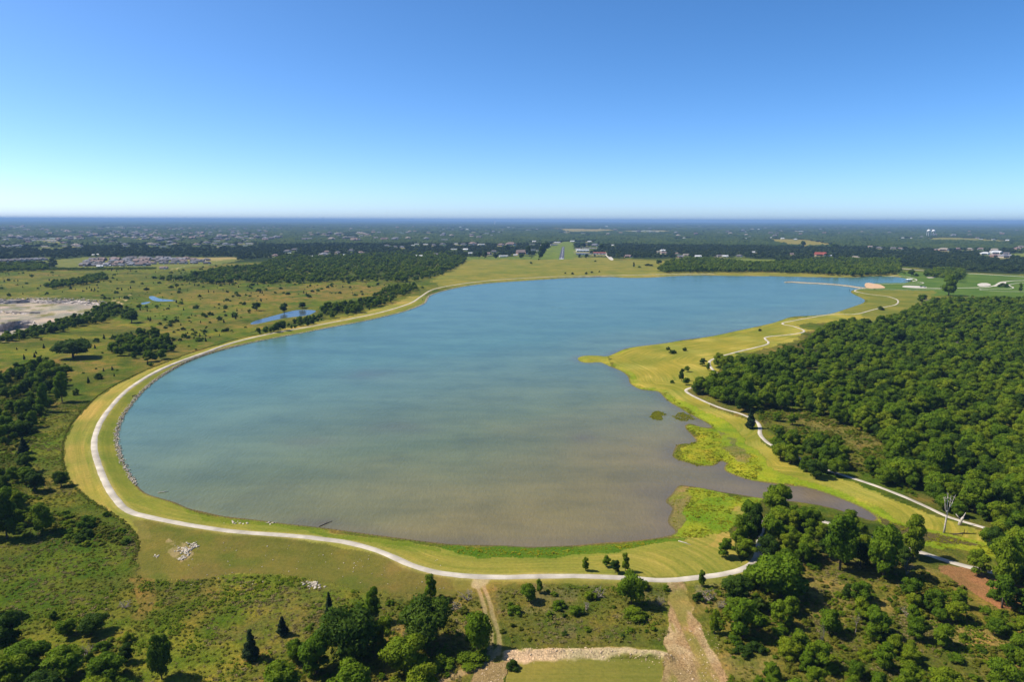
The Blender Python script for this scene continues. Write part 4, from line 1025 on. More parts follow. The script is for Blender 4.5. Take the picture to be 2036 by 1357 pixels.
# plants that can be singled out
for a in [
 (856,1192,46,32,'mid',1,'slender mid-green young tree just below the curve of the gravel trail'),
 (562,1264,36,26,'',0,'lone dark cone-shaped cedar on the weedy slope','cedar'),
 (655,1224,44,20,'',1,'narrow dark columnar cedar on the edge of the big tree cluster','cedar'),
 (742,1236,64,38,'mid',1,'upright light green tree behind the spiky dark tree'),
 (694,1312,106,98,'spiky',0,'large spiky dark green tree in the middle of the south cluster'),
 (762,1285,55,46,'light',3,'yellow-green tree squeezed between the two largest dark trees'),
 (848,1285,96,96,'spiky',1,'broad dark green tree with a fine feathery crown and a long shadow'),
 (949,1297,74,56,'spikymid',0,'round green tree standing alone beside the two-rut farm track'),
 (812,1338,80,84,'light',2,'bright yellow-green tree in front of the broad feathery tree'),
 (630,1340,78,72,'mid',0,'mid-green tree below the spiky dark tree'),
 (560,1384,64,80,'light',0,'bright yellowish tree at the lower picture edge near the tall cedar'),
 (700,1392,72,88,'mid',3,'green tree at the lower picture edge below the spiky dark tree'),
 (838,1395,72,70,'light',4,'yellow-green tree at the lower picture edge below the bright tree'),
 (500,1312,58,38,'',2,'dark ragged cedar with a shadow on the weedy slope','cedar'),
 (588,1318,46,40,'mid',4,'small pale green tree between cedar and south cluster'),
 (322,1352,92,46,'spiky',1,'tall dark irregular tree alone on the weedy slope'),
 (182,1262,40,52,'dark',2,'low dark spreading tree north of the corner thicket'),
 (132,1266,30,40,'mid',3,'small olive tree beside the low dark spreading tree'),
 (18,1294,74,66,'dark',0,'dense dark tree at the picture edge below the long shadow'),
 (-34,1228,96,70,'dark',1,'tall dark tree at the picture edge casting a long shadow'),
 (60,1330,58,72,'mid',2,'green tree in the corner thicket with a rounded top'),
 (130,1352,62,80,'mid',0,'broad olive-green tree in the corner thicket'),
 (20,1375,66,84,'light',3,'bright green tree in the very corner of the plain'),
 (215,1352,52,70,'mid',4,'loose green tree at the open end of the corner thicket'),
 (252,1318,34,36,'dark',1,'small dark tree next to the loose corner tree'),
 (90,1404,66,80,'dark',0,'dark tree at the lower picture edge in the corner thicket'),
 (190,1404,60,70,'light',2,'yellowish tree at the lower picture edge in the corner thicket'),
 (122,968,30,30,'dark',4,'round dark bushy tree just outside the mown dam toe'),
 (70,978,38,38,'dark',0,'rounded dark tree with a shadow beside the belt'),
 (48,902,30,23,'',0,'dark upright cedar on the green slope west of the dam','cedar'),
 (52,940,36,34,'dark',3,'dark green tree under the upright cedar'),
 (14,1072,86,56,'dark',1,'big dark tree at the picture edge above the weedy meadow'),
 (86,1062,56,46,'light',1,'bright yellow-green tree with a trailing shadow'),
 (124,800,54,34,'mid',1,'tall dense green tree standing at the front of the belt'),
 (88,820,52,26,'mid',1,'slim green tree behind the tall dense belt tree'),
 (151,786,15,11,'dark',0,'tiny dark round bush on open grass by the belt','shrub'),
 (60,862,26,30,'dark',2,'small dark bush at the foot of the belt','shrub'),
 (146,712,40,66,'dark',2,'wide umbrella-crowned dark tree on the old field'),
 (262,642,26,26,'dark',2,'dark rounded tree near the meadow pools'),
 (565,622,18,18,'dark',0,'round dark tree at the head of the blue pond'),
 (601,614,12,15,'dark',4,'round tree leaning over the blue pond'),
 (510,618,15,18,'dark',3,'bluish dull tree on the tan field by the pond'),
 (572,545,10,15,'dark',0,'lone round tree on the dry tan field'),
 (1492,852,36,34,'cedar',0,'dense dark juniper where the trail passes behind it'),
 (1575,846,22,22,'mid',0,'small round tree alone in the wood clearing'),
 (1545,838,16,20,'mid',3,'little tree at the near side of the clearing'),
 (1634,878,14,6,'',1,'slim dark cedar in the wood clearing','cedar'),
 (1355,758,22,14,'dark',1,'upright tree on the mown point'),
 (1366,740,11,11,'mid',0,'small round tree behind the upright tree on the point'),
 (1364,766,14,14,'mid',4,'low leafy tree below the upright tree on the point'),
 (1336,762,7,9,'mid',2,'tiny sapling near the water on the mown point','shrub'),
 (1328,696,7,8,'dark',0,'dark sapling first of three on the mown point','shrub'),
 (1333,704,9,9,'dark',1,'sapling nearest the shore among three on the point','shrub'),
 (1340,703,8,9,'dark',2,'sapling with a wide shadow among three on the point','shrub'),
 (1361,698,8,8,'dark',0,'lone small tree on the mown point between saplings and trail','shrub'),
 (1397,728,14,15,'dark',3,'leafy tree beside the sharp trail bend'),
 (1408,737,14,10,'mid',1,'slim tree at the inside of the sharp trail bend'),
 (1511,659,6,6,'dark',0,'solitary bush on the shore bank north of the point','shrub'),
 (1164,1136,26,18,'mid',1,'dark small tree first of four beside the gravel trail'),
 (1206,1128,22,19,'mid',4,'thin-stemmed round tree behind the row by the gravel trail'),
 (1223,1140,24,22,'dark',3,'roundest dark tree in the row by the gravel trail'),
 (1243,1137,34,20,'light',1,'bright yellow-green tree in the row by the gravel trail'),
 (1395,1168,32,18,'mid',1,'upright young tree just south of the trail near the dirt track'),
 (1255,1206,64,50,'spikymid',1,'largest feathery tree of the scrub south of the trail'),
 (1050,1198,34,32,'spikymid',0,'feathery green bush tree near the farm track'),
 (1072,1180,26,17,'mid',1,'small upright tree beside the feathery bush tree'),
 (1280,1170,16,26,'mid',0,'low green bush east of the largest feathery tree','shrub'),
 (1326,1175,14,14,'mid',1,'grey-green round bush at the rim of the dirt track','shrub'),
 (1112,1210,18,28,'mid',2,'low round bush in the middle of the scrub','shrub'),
 (1175,1192,18,26,'light',0,'bright bush in the scrub below the trail','shrub'),
 (1265,1228,26,44,'light',1,'wide bright bush below the largest feathery tree','shrub'),
 (1148,1222,20,30,'mid',0,'bushy growth in the scrub over the soil bank','shrub'),
 (1022,1222,18,28,'mid',1,'low bush west of the scrub centre','shrub'),
 (1018,1330,20,26,'dark',2,'dark bush on the corner of the cleared plot','shrub'),
 (1420,1262,46,24,'light',1,'pale slender tree east of the dirt track'),
 (1464,1204,60,60,'dark',0,'dark rounded tree at the thicket corner by the dirt track'),
 (1478,1270,74,60,'mid',3,'green tree with open crown beside the dirt track'),
 (1388,1198,22,22,'dark',1,'dark thorny bush by the grey brush at the track','shrub'),
 (1552,1190,94,104,'mid',2,'very broad tree in the middle of the thicket'),
 (1545,1026,60,62,'light',0,'bright green tree rising at the creek mouth'),
 (1470,1096,66,40,'mid',1,'leafy tree inside the sharp trail corner'),
 (1500,1080,72,36,'dark',1,'tall tree shading the trail corner'),
 (1532,1088,62,50,'mid',0,'leafy tree inside the thicket corner over the shaded trail'),
 (1492,1060,60,46,'mid',3,'rounded tree north of the shaded trail corner'),
 (1552,1048,44,50,'wood',2,'low spreading tree hiding the trail behind the creek mouth tree'),
 (1600,1056,46,48,'mid',4,'bushy tree in front of the dappled trail'),
 (1482,1110,34,40,'light',3,'low sunny tree at the trail corner'),
 (1670,1135,110,70,'mid',4,'tall rounded tree over the thicket near the creek'),
 (1815,1110,80,50,'light',1,'bright upright tree on the creek bank thicket'),
 (1755,1150,104,70,'mid',0,'tall leafy tree south of the creek'),
 (1945,1144,46,44,'light',3,'young forked tree beside the lower trail'),
 (1992,1210,64,52,'mid',3,'open crowned tree on the red earth'),
 (1995,1180,110,60,'light',0,'tall bright tree at the end of the lower trail'),
 (938,1316,22,60,'light',2,'sprawling pale bush beside the curved farm track','shrub'),
 (870,1325,26,56,'mid',1,'sprawling green bush at the foot of the broad feathery tree','shrub'),
 (170,1050,26,34,'mid',0,'rounded bush in the rank herbs by the belt','shrub'),
 (172,1068,20,26,'dark',2,'dark bush in the rank herbs by the belt','shrub'),
 (253,1082,12,20,'dark',1,'small bush at the mown edge corner','shrub'),
 (108,1232,20,14,'dark',0,'small dark bush on the weedy slope','shrub'),
 (1886,588,36,34,'mid',1,'tall dark green tree breaking the wood line at the park','tree'),
 (1833,603,16,18,'mid',3,'thin grey-green tree at the near end of the park lawn'),
 (1995,571,9,18,'dark',2,'round dark bush in the loop of the park trail','shrub'),
 (2028,581,16,9,'mid',1,'slim tree at the far side of the park trail loop'),
 (1904,562,18,14,'dark',3,'dull tree standing out on the park lawn with a shadow'),
 (1812,549,12,13,'dark',0,'dark tree at the top of the dock inlet'),
 (1820,549.5,7,10,'dark',1,'low dark bush beside the dock inlet tree','shrub'),
 (1798,545,5,6,'mid',1,'little bush on the bank above the dock inlet','shrub'),
 (1751,617,9,12,'dark',0,'dark bush by the north loop of the trail','shrub'),
 (1260,532,9,5,'dark',1,'dark slim tree alone on the hay field'),
 (1290,529,5,16,'dark',0,'flat dark bush on the hay field near the grove','shrub'),
 (1272,532.5,4,7,'mid',1,'small bush on the hay field beside the slim tree','shrub'),
 (1310,526,10,12,'dark',2,'round outlier tree of the lake head grove'),
 (1056,525,5,5,'dark',0,'dot-like bush on the open hay field','shrub'),
 (1071,517.5,4,4,'dark',1,'tiny bush at the end of the airstrip field','shrub'),
 (1124,545,4,4,'dark',1,'lone low bush near the far shore','shrub'),
 (1138,546,5,6,'dark',2,'pair-sized dark bush near the far shore','shrub'),
 (1166,545.5,5,6,'dark',0,'broad low bush near the far shore','shrub'),
 (1177,543.5,5,5,'dark',1,'bush set back from the far shore','shrub'),
 (1192,541.5,3,4,'dark',0,'smallest dark bush near the far shore','shrub'),
 (1184,520.5,3,5,'dark',0,'dark bush on the upper hay field','shrub'),
 (1152,513,7,6,'dark',0,'little tree below the long hangar','tree'),
 (1166,514,8,9,'dark',3,'spreading tree at the rim of the hay field by the hangars','tree'),
 (1596,492,12,10,'dark',0,'rounded tree on the pale field edge','tree'),
 (1658,494,10,16,'dark',2,'wide dark tree at the end of the pale field','tree'),
]:
    by_hand(*a[:7], kind=a[7] if len(a) > 7 else 'tree')
# rows of trees by the airstrip
for u, v, hp, wp in [(1077,513,22,12),(1080,506,20,13),(1086,500,18,13),(1074,516,16,12),(1052,510,18,9),(1048,506,18,8),(952,514,13,10),(964,514.5,13,11),(986,515,10,8),(1036,514.5,10,10),(1008,500,12,14),(1195,498,12,16),(1160,492,10,12)]:
    by_hand(u, v, hp, wp, 'dark', rnd.randrange(4), 'dark dense tree in the rows beside the airstrip', 'tree', 'trees in rows beside the airstrip')

# ------------------------------------------------------------------ woods
PL = np.array(PLACED)
def clear_of(x, y, extra=0., k=1.0):
    ok = np.ones(len(x), bool)
    for a, b, r in PL:
        ok &= np.hypot(x - a, y - b) > r * k + extra
    return ok

CAND = []       # dicts of arrays: x y z h w zone
def off_water(x, y, m=2.5, tr=3.0):
    ok = lake_sd(x, y) > m
    for p in PONDS: ok &= ~inpoly(x, y, p)
    ok &= linedist(x, y, DAM, False, 30.) > tr
    ok &= linedist(x, y, PARKP, False, 30.) > tr
    ok &= ~inpoly(x, y, PIT)
    return ok

for zi, z in enumerate(WOODS):
    poly = np.array(z['poly'], float)
    G = unproject(np.column_stack([poly[:, 0], np.maximum(poly[:, 1], 470)]), 0)
    G2 = unproject(np.column_stack([poly[:, 0], poly[:, 1] + 60]), 0)
    lo = np.minimum(G.min(0), G2.min(0)) - 10; hi = np.maximum(G.max(0), G2.max(0)) + 10
    sp = z['sp']
    gx, gy = np.meshgrid(np.arange(lo[0], hi[0], sp), np.arange(lo[1], hi[1], sp * .9))
    gx = (gx + (np.arange(gx.shape[0]) % 2)[:, None] * sp * .5).ravel(); gy = gy.ravel()
    gx = gx + rng.uniform(-.42, .42, gx.size) * sp; gy = gy + rng.uniform(-.42, .42, gy.size) * sp
    h = rng.uniform(*z['h'], gx.size) * (1 + .18 * (rng.random(gx.size) > .9)) * (.82 + .36 * fbm(gx, gy, 45, 303))
    u, v, d = project(np.column_stack([gx, gy, 1 + h * .5]))
    m = inpoly(u, v, poly) & (d > 0)
    gx, gy, h = gx[m], gy[m], h[m]
    m = clear_of(gx, gy, 1.0, .8) & off_water(gx, gy)
    gx, gy, h = gx[m], gy[m], h[m]
    if z['name'] in ('backwood', 'grove'):
        h *= .65 + .7 * fbm(gx, gy, 28, 301)
    if z['name'] in ('backwood', 'pondside', 'hedge', 'knot', 'belt'):
        keep = (fbm(gx, gy, 26, 311) > .40) | (rng.random(len(gx)) < .2)
        gx, gy, h = gx[keep], gy[keep], h[keep]
        h = h * rng.choice([.55, .75, 1.0, 1.0, 1.1], len(h))
    if z['name'] == 'great':
        keep = (fbm(gx, gy, 34, 307) > .34) | (rng.random(len(gx)) < .25)
        gx, gy, h = gx[keep], gy[keep], h[keep]
        h = h * rng.choice([.6, .8, 1.0, 1.0, 1.15], len(h))
    thin = .22 if z['name'] in ('backwood', 'knot', 'belt') else .42 if z['name'] in ('thicket2', 'openside') else .25 if z['name'] in ('thicket2', 'belt2') else .06
    m = rng.random(len(gx)) > thin
    gx, gy, h = gx[m], gy[m], h[m]
    w = h * rng.uniform(*z['w'], len(h))
    if sp > 9: w *= 1.25
    CAND.append((gx, gy, height(gx, gy), h, w, np.full(len(gx), zi)))

# trees of the wooded plain, out to where single crowns can no longer be told apart
def far_limit(u):
    return np.interp(u, [-2000,0,310,420,480,560,940,1310,1480,1545,1790,1900,2036,4000], [533,533,531,526,518,512,511.5,513.5,511,523,529,540,545,545])
def not_field(u, v):
    ok = np.ones(len(u), bool)
    for poly, c in FAR_FIELDS: ok &= ~inpoly(u, v, poly)
    return ok
def off_houses(u, v, hpx, k=.85, wpx=0.):
    ok = np.ones(len(u), bool)
    for h in HOUSES:
        ok &= ~((np.abs(u - h['u']) < h['px'] * .62 + wpx) & (v > h['v'] - h['px'] * .10) & (v < h['v'] + hpx * k))
    return ok
def polar(r0, r1, s0, s1, half=44):
    """jittered rings of points, spacing from s0 to s1"""
    xs, ys = [], []
    r = r0
    while r < r1:
        s = s0 + (s1 - s0) * (r - r0) / (r1 - r0)
        n = int(2 * R(half) * r / s)
        a = (np.arange(n) + rng.uniform(-.45, .45, n)) / n * 2 * R(half) - R(half)
        q = r + rng.uniform(-.5, .5, n) * s * 1.3
        xs.append(q * np.sin(a)); ys.append(q * np.cos(a))
        r += s * 1.25
    return np.concatenate(xs), np.concatenate(ys)
fx, fy = polar(900, 3200, 9.5, 22)
fh = rng.uniform(7.5, 12.5, fx.size)
dens = fbm(fx, fy, 260, 121)
u, v, d = project(np.column_stack([fx, fy, np.full(fx.size, 1.0)]))
m = (v < far_limit(u)) & (rng.random(fx.size) < .55 + .9 * (dens - .25)) & not_field(u, v) & off_houses(u, v, fh * F / d)
fx, fy, fh = fx[m], fy[m], fh[m]
m = off_water(fx, fy, 4, 3)
# airstrip and roads stay open
du, dv, dd = project(np.column_stack([fx, fy, np.ones(fx.size)]))
fx, fy, fh = fx[m], fy[m], fh[m]
CAND.append((fx, fy, height(fx, fy), fh, fh * rng.uniform(1.1, 1.6, fx.size) * (1 + .25 * (np.hypot(fx, fy) > 1800)), np.full(fx.size, 99)))

tx, ty, tz, th, tw, tzone = [np.concatenate(c) for c in zip(*CAND)]
U, V, D = project(np.column_stack([tx, ty, tz + th * .5]))
inside = (U > -10) & (U < 2046) & (V < 1390)
size = th * tw / D ** 2
size = np.where(inside, size, 0)
order = np.argsort(-size)
N_NAMED = 190            # with those set by hand, about 300 broadleaf trees stand singly
named = order[:N_NAMED]
SHADE_WORD = {'dark': 'dark green', 'wood': 'green', 'mid': 'mid green', 'light': 'yellowish'}  # leaf colours, by crown material
FORM_WORD = ['rounded', 'narrow', 'spreading', 'loose', 'dense']
LANDMARKS = [(1877,1030,'the bleached dead tree'),(1545,1000,'the creek mouth tree'),(1492,840,'the dark juniper'),(1575,840,'the little round clearing tree'),(1410,725,'the sharp trail bend'),(1367,781,'the western trail loop'),
 (1740,880,'the clearing end'),(1552,1150,'the very broad thicket tree'),(1464,1180,'the dirt track'),(1945,1125,'the young forked tree'),(1960,1160,'the red earth'),(1632,1270,'the grey dead sapling'),(1808,1230,'the pale dry brush'),
 (1508,1090,'the shaded trail corner'),(1750,1110,'the tall leafy creek tree'),(1670,1090,'the tall rounded creek tree'),(1850,1300,'the lower picture edge'),(1560,1320,'the track end of the thicket'),(1720,1250,'the thicket middle'),(1980,1280,'the lower corner of the plain'),
 (1886,575,'the tall park-side tree'),(2010,620,'the park trail loop'),(1980,720,'the high back of the wood'),(1700,690,'the north slope of the wood'),(1850,800,'the heart of the wood'),(2000,930,'the outer edge of the wood'),(1900,960,'the dead tree slope'),(1600,760,'the clearing head'),
 (124,780,'the tall front belt tree'),(86,1040,'the yellow-green shadowed tree'),(20,800,'the belt core'),(48,890,'the upright cedar'),(20,980,'the picture edge slope'),(60,660,'the quarry side'),(260,620,'the meadow pools'),(280,680,'the copse middle'),(560,650,'the blue pond'),(780,580,'the dam bend')]
def nearest(u, v):
    return min(LANDMARKS, key=lambda a: (a[0] - u) ** 2 + (a[1] - v) ** 2)[2]
def where(zn, u, v):
    if zn in WHERE: return WHERE[zn] + ' near ' + nearest(u, v)
    return 'on the wooded plain'
WHERE = dict(great='in the great wood', waterside='by the shore trail', trailedge='by the shore trail', thicket='in the thicket', thicket2='in the thicket', corner='in the thicket', belt='in the belt', belt2='on the slope', hedge='in the hedgerow', knot='in the copse', pondside='in the pond wood', backwood='in the back wood', grove='in the lakehead grove', parkrow='in the row above the park lawn', meadowhedge='in the meadow hedge', farbelt='at the far meadow side', lowhedge='at the far meadow side', openside='on the grass above the great wood')
for i in named:
    zn = WOODS[tzone[i]]['name'] if tzone[i] < 99 else 'plain'
    k = rnd.random()
    sh = 'wood' if k < .40 else 'mid' if k < .70 else 'dark' if k < .84 else 'light'
    if zn in ('thicket', 'thicket2'): sh = 'mid' if k < .5 else 'light' if k < .72 else 'wood' if k < .9 else 'dark'
    if zn in ('belt', 'belt2'): sh = 'dark' if k < .35 else 'mid' if k < .8 else 'light'
    vk = rnd.randrange(5)
    sz = 'tall' if th[i] > 9.6 else 'low' if th[i] < 6.5 else 'mid-height'
    tree((tx[i], ty[i], tz[i] - .1), th[i], tw[i], sh, vk, rnd.uniform(0, 6.28),
         f'{sz} {SHADE_WORD[sh]} {FORM_WORD[vk]} tree {where(zn, U[i], V[i])}', WOODS[tzone[i]]['grp'] if tzone[i] < 99 else 'trees on the wooded plain')

# ------------------------------------------------------------------ masses that nobody could count
def kinds(name, meshes):
    c = bpy.data.collections.new(name)
    for m in meshes:
        o = bpy.data.objects.new(m.name, m); c.objects.link(o)
    return c
def scatter(name, pts, rot, scl, idx, coll, label, cat):
    me = bpy.data.meshes.new(name)
    n = len(pts)
    me.vertices.add(n); me.vertices.foreach_set('co', np.asarray(pts, np.float32).ravel())
    for nm, arr in (('turn', rot), ('size', scl)):
        a = me.attributes.new(nm, 'FLOAT_VECTOR', 'POINT'); a.data.foreach_set('vector', np.asarray(arr, np.float32).ravel())
    a = me.attributes.new('pick', 'INT', 'POINT'); a.data.foreach_set('value', np.asarray(idx, np.int32))
    me.update()
    o = link(name, me)
    ng = bpy.data.node_groups.new(name, 'GeometryNodeTree')
    ng.interface.new_socket('Geometry', in_out='INPUT', socket_type='NodeSocketGeometry')
    ng.interface.new_socket('Geometry', in_out='OUTPUT', socket_type='NodeSocketGeometry')
    N, L = ng.nodes, ng.links
    gi, go = N.new('NodeGroupInput'), N.new('NodeGroupOutput')
    ins = N.new('GeometryNodeInstanceOnPoints'); ci = N.new('GeometryNodeCollectionInfo')
    ci.inputs['Collection'].default_value = coll; ci.inputs['Separate Children'].default_value = True; ci.inputs['Reset Children'].default_value = True
    ins.inputs['Pick Instance'].default_value = True
    def nattr(nm, t):
        a = N.new('GeometryNodeInputNamedAttribute'); a.data_type = t; a.inputs['Name'].default_value = nm
        return a.outputs['Attribute']
    L.new(gi.outputs[0], ins.inputs['Points']); L.new(ci.outputs[0], ins.inputs['Instance'])
    L.new(nattr('pick', 'INT'), ins.inputs['Instance Index'])
    er = N.new('FunctionNodeEulerToRotation'); L.new(nattr('turn', 'FLOAT_VECTOR'), er.inputs[0]); L.new(er.outputs[0], ins.inputs['Rotation'])
    L.new(nattr('size', 'FLOAT_VECTOR'), ins.inputs['Scale']); L.new(ins.outputs[0], go.inputs[0])
    md = o.modifiers.new('grow', 'NODES'); md.node_group = ng
    return tag(o, label, cat, kind='stuff')

rest = order[N_NAMED:]
zr = np.zeros(len(rest))
def mass(name, sel, coll, nk, label, sink=.1):
    n = len(sel)
    if not n: return
    scatter(name, np.column_stack([tx[sel], ty[sel], tz[sel] - sink]), np.column_stack([np.zeros(n), np.zeros(n), rng.uniform(0, 6.28, n)]),
            np.column_stack([tw[sel], tw[sel], th[sel]]), rng.integers(0, nk, n), coll, label, 'woodland')
near_r = D[rest] < 900
great = np.isin(tzone[rest], [k for k, z in enumerate(WOODS) if z['name'] in ('great', 'waterside', 'trailedge')])
near_set = CR['wood'] + CR['mid'] + CR['wood'][:2] + CR['dark'][:3] + CR['light'][:2] + CR['spikymid']
C_NEAR = kinds('near_tree_kinds', near_set)
C_LOW = kinds('far_tree_kinds', LOW + LOW)
C_FAR = kinds('plain_tree_kinds', LOWD)
mass('great_woodland', rest[near_r & great], C_NEAR, len(near_set), 'remaining leafy trees of the great wood beside the lake')
mass('thicket_woodland', rest[near_r & ~great], C_NEAR, len(near_set), 'remaining trees of the thickets and tree belts near the trails')
mid_r = ~near_r & (tzone[rest] < 99)
mass('middle_woodland', rest[mid_r], C_LOW, 8, 'distant copses, hedgerows and woods round the old fields')
mass('plain_woodland', rest[tzone[rest] == 99], C_FAR, 3, 'far trees covering the plain beyond the lake')

# farther still: whole stands of trees, one lump of canopy each
def stand_mesh(name, seed):
    g = np.random.default_rng(seed); iv, ifc = ico()
    V, Fc, T, off = [], [], [], 0
    for k in range(16):
        c = np.array([g.uniform(-.5, .5), g.uniform(-.5, .5), 0])
        s = g.uniform(.10, .17)
        hgt = g.uniform(.55, 1.0)
        v = iv * np.array([s, s, hgt * .55]) * (1 + .3 * (g.random((len(iv), 1)) - .5)) + c + np.array([0, 0, hgt * .48])
        V.append(v); Fc.append(ifc + off); off += len(iv); T.append(np.full(len(iv), g.random()))
    me = fast_mesh(name, np.concatenate(V), np.concatenate(Fc), leaf_far, True)
    a = me.attributes.new('tone', 'FLOAT', 'POINT'); a.data.foreach_set('value', np.concatenate(T).astype(np.float32))
    return me
C_STAND = kinds('stand_kinds', [stand_mesh('stand', 400 + k) for k in range(4)])
sx_, sy_ = polar(3150, 14000, 34, 190)
s2x, s2y = polar(14000, 40000, 190, 620)
sx_, sy_ = np.concatenate([sx_, s2x]), np.concatenate([sy_, s2y])
sr = np.hypot(sx_, sy_)
u, v, d = project(np.column_stack([sx_, sy_, np.ones(sx_.size)]))
swp = np.interp(sr, [3000, 14000, 40000], [48, 230, 700]) * F / d * .5
m = (rng.random(sx_.size) < .45 + 1.1 * (fbm(sx_, sy_, 900, 131) - .2)) & not_field(u, v) & off_houses(u, v, 11 * F / d, 1.0, swp)
sx_, sy_, sr = sx_[m], sy_[m], sr[m]
ss = np.interp(sr, [3000, 14000, 40000], [48, 230, 700]) * rng.uniform(.8, 1.2, sx_.size)
sh = rng.uniform(8, 14, sx_.size) * np.interp(sr, [3000, 14000, 40000], [1, 1.2, 1.8])
n = len(sx_)
scatter('distant_woodland', np.column_stack([sx_, sy_, height(sx_, sy_)]), np.column_stack([np.zeros(n), np.zeros(n), rng.uniform(0, 6.28, n)]),
        np.column_stack([ss, ss, sh]), rng.integers(0, 4, n), C_STAND, 'blue-green woods stretching across the plain to the horizon', 'woodland')

# ------------------------------------------------------------------ shrubs and cedars of the old fields
def bush_field():
    spots = []
    boxes = [([(0,540),(300,538),(470,548),(560,556),(520,600),(480,640),(440,670),(360,690),(300,650),(270,612),(215,596),(0,590)], 380, 'on the rough meadow north of the quarry'),
             ([(430,548),(560,556),(760,560),(860,566),(820,590),(740,585),(620,600),(520,606),(450,590)], 150, 'on the dry tan field'),
             ([(0,690),(120,655),(200,640),(300,650),(360,690),(330,725),(250,740),(200,760),(150,790),(120,720),(40,720)], 70, 'on the old field west of the dam'),
             ([(310,540),(420,530),(500,530),(540,545),(430,570),(330,575)], 130, 'at the edge of the wood behind the dry field'),
             ([(360,660),(470,640),(500,650),(480,672),(380,700)], 22, 'on the green bank north-west of the dam')]
    for poly, n, wh in boxes:
        p = np.array(poly, float); k = 0
        tries = 0
        while k < n and tries < n * 30:
            tries += 1
            u, v = rnd.uniform(p[:, 0].min(), p[:, 0].max()), rnd.uniform(p[:, 1].min(), p[:, 1].max())
            if not inpoly(np.array([u]), np.array([v]), p)[0]: continue
            spots.append((u, v, wh)); k += 1
    P = at([(a, b) for a, b, _ in spots])
    cl = fbm(P[:, 0], P[:, 1], 45, 141)
    ok = off_water(P[:, 0], P[:, 1], 6, 9) & clear_of(P[:, 0], P[:, 1], 2) & (cl > .36)
    rows, low = [], []
    for (u, v, wh), p, good in zip(spots, P, ok):
        if not good: continue
        k = rnd.random()
        if k < .26:
            h = rnd.uniform(2.2, 4.8)
            tree(p, h, h * rnd.uniform(.8, 1.1), 'cedar', rnd.randrange(3), rnd.uniform(0, 6), ('small' if h < 3.2 else 'well grown') + ' dark cedar ' + wh, 'cedars scattered over the old fields', 'cedar_tree', 'cedar')
        else:
            h = rnd.choice([rnd.uniform(.8, 1.8), rnd.uniform(1.2, 3.4)]) if k < .82 else rnd.uniform(3.6, 5.5)
            rows.append((h / math.hypot(p[0], p[1]), h, p, wh))
    rows.sort(key=lambda r: -r[0])
    for q, (_, h, p, wh) in enumerate(rows):
        w = h * rnd.uniform(1.0, 1.7)
        if q < 125:
            sh = rnd.choice(['dark', 'dark', 'mid'])
            shrub(p, h, w, sh, rnd.randrange(3), rnd.uniform(0, 6), ('low ' if h < 1.8 else 'tall ' if h > 3.5 else '') + ('wide ' if w > 1.45 * h else '') + ('dark bush ' if sh == 'dark' else 'green bush ') + wh, 'bushes scattered over the old fields')
        else: low.append((p, w, h))
    n = len(low)
    scatter('old_field_scrub', [a[0] for a in low], np.column_stack([np.zeros(n), np.zeros(n), rng.uniform(0, 6.28, n)]), [(a[1], a[1], a[2]) for a in low], rng.integers(0, 6, n),
            kinds('scrub_kinds', SHR['dark'] + SHR['mid']), 'low scrub dotted over the old fields behind the dam', 'scrub')
bush_field()
# brush among the southern thicket
for u, v, lab, shd in [(rnd.uniform(1400, 2030), rnd.uniform(1120, 1400), 'bush in the thicket', 'x') for _ in range(70)] + [(rnd.uniform(640, 930), rnd.uniform(1195, 1390), 'leafy bush under the south tree cluster', 'x') for _ in range(16)] + [(rnd.uniform(985, 1325), rnd.uniform(1168, 1280), 'low bush in the scrub above the soil bank', 'x') for _ in range(26)] + [(rnd.uniform(5, 230), rnd.uniform(1020, 1080), 'leafy bush in the rank herbs by the belt', 'x') for _ in range(10)] + [(rnd.uniform(0, 260), rnd.uniform(1275, 1400), 'leafy bush in the corner thicket', 'x') for _ in range(14)]:
    if u > 1835 and v < 1220 and u < 2040 and rnd.random() < .5: continue
    if 1400 < u < 1450 and v < 1150: continue
    if u < 1450 and u > 1330: continue
    p = at([(u, v)])[0]
    if not off_water(p[:1], p[1:2], 4, 4)[0] or not clear_of(p[:1], p[1:2], .5, .7)[0]: continue
    h = rnd.uniform(1.0, 3.2) if 'soil' not in lab else rnd.uniform(.7, 1.7)
    sh = rnd.choice(['mid', 'weed', 'light', 'mid', 'dark'])
    w = h * rnd.uniform(1.1, 1.7)
    shrub(p, h, w, sh, rnd.randrange(3), rnd.uniform(0, 6), ('bright ' if sh == 'light' else 'olive ' if sh == 'weed' else 'dark ' if sh == 'dark' else 'green ') + ('spreading ' if w > 1.5 * h else '') + lab + (' near ' + nearest(u, v) if u > 1400 else ''), 'bushes of the southern scrub')

# ------------------------------------------------------------------ herbs, tussocks and reeds
WEEDS = [crown_mesh('weed_tuft', leaf_weed, 500 + k, 'shrub', 6, 13, .15, 0) for k in range(3)] + [crown_mesh('grass_tuft', leaf_straw, 510, 'shrub', 6, 13, .14, 0), crown_mesh('herb_tuft', leaf_light, 511, 'shrub', 6, 13, .15, 0)]
C_WEED = kinds('weed_kinds', WEEDS)
C_REED = kinds('reed_kinds', [crown_mesh('reed_tuft', leaf_reed, 520 + k, 'shrub', 6, 13, .14, 0, .4) for k in range(2)])

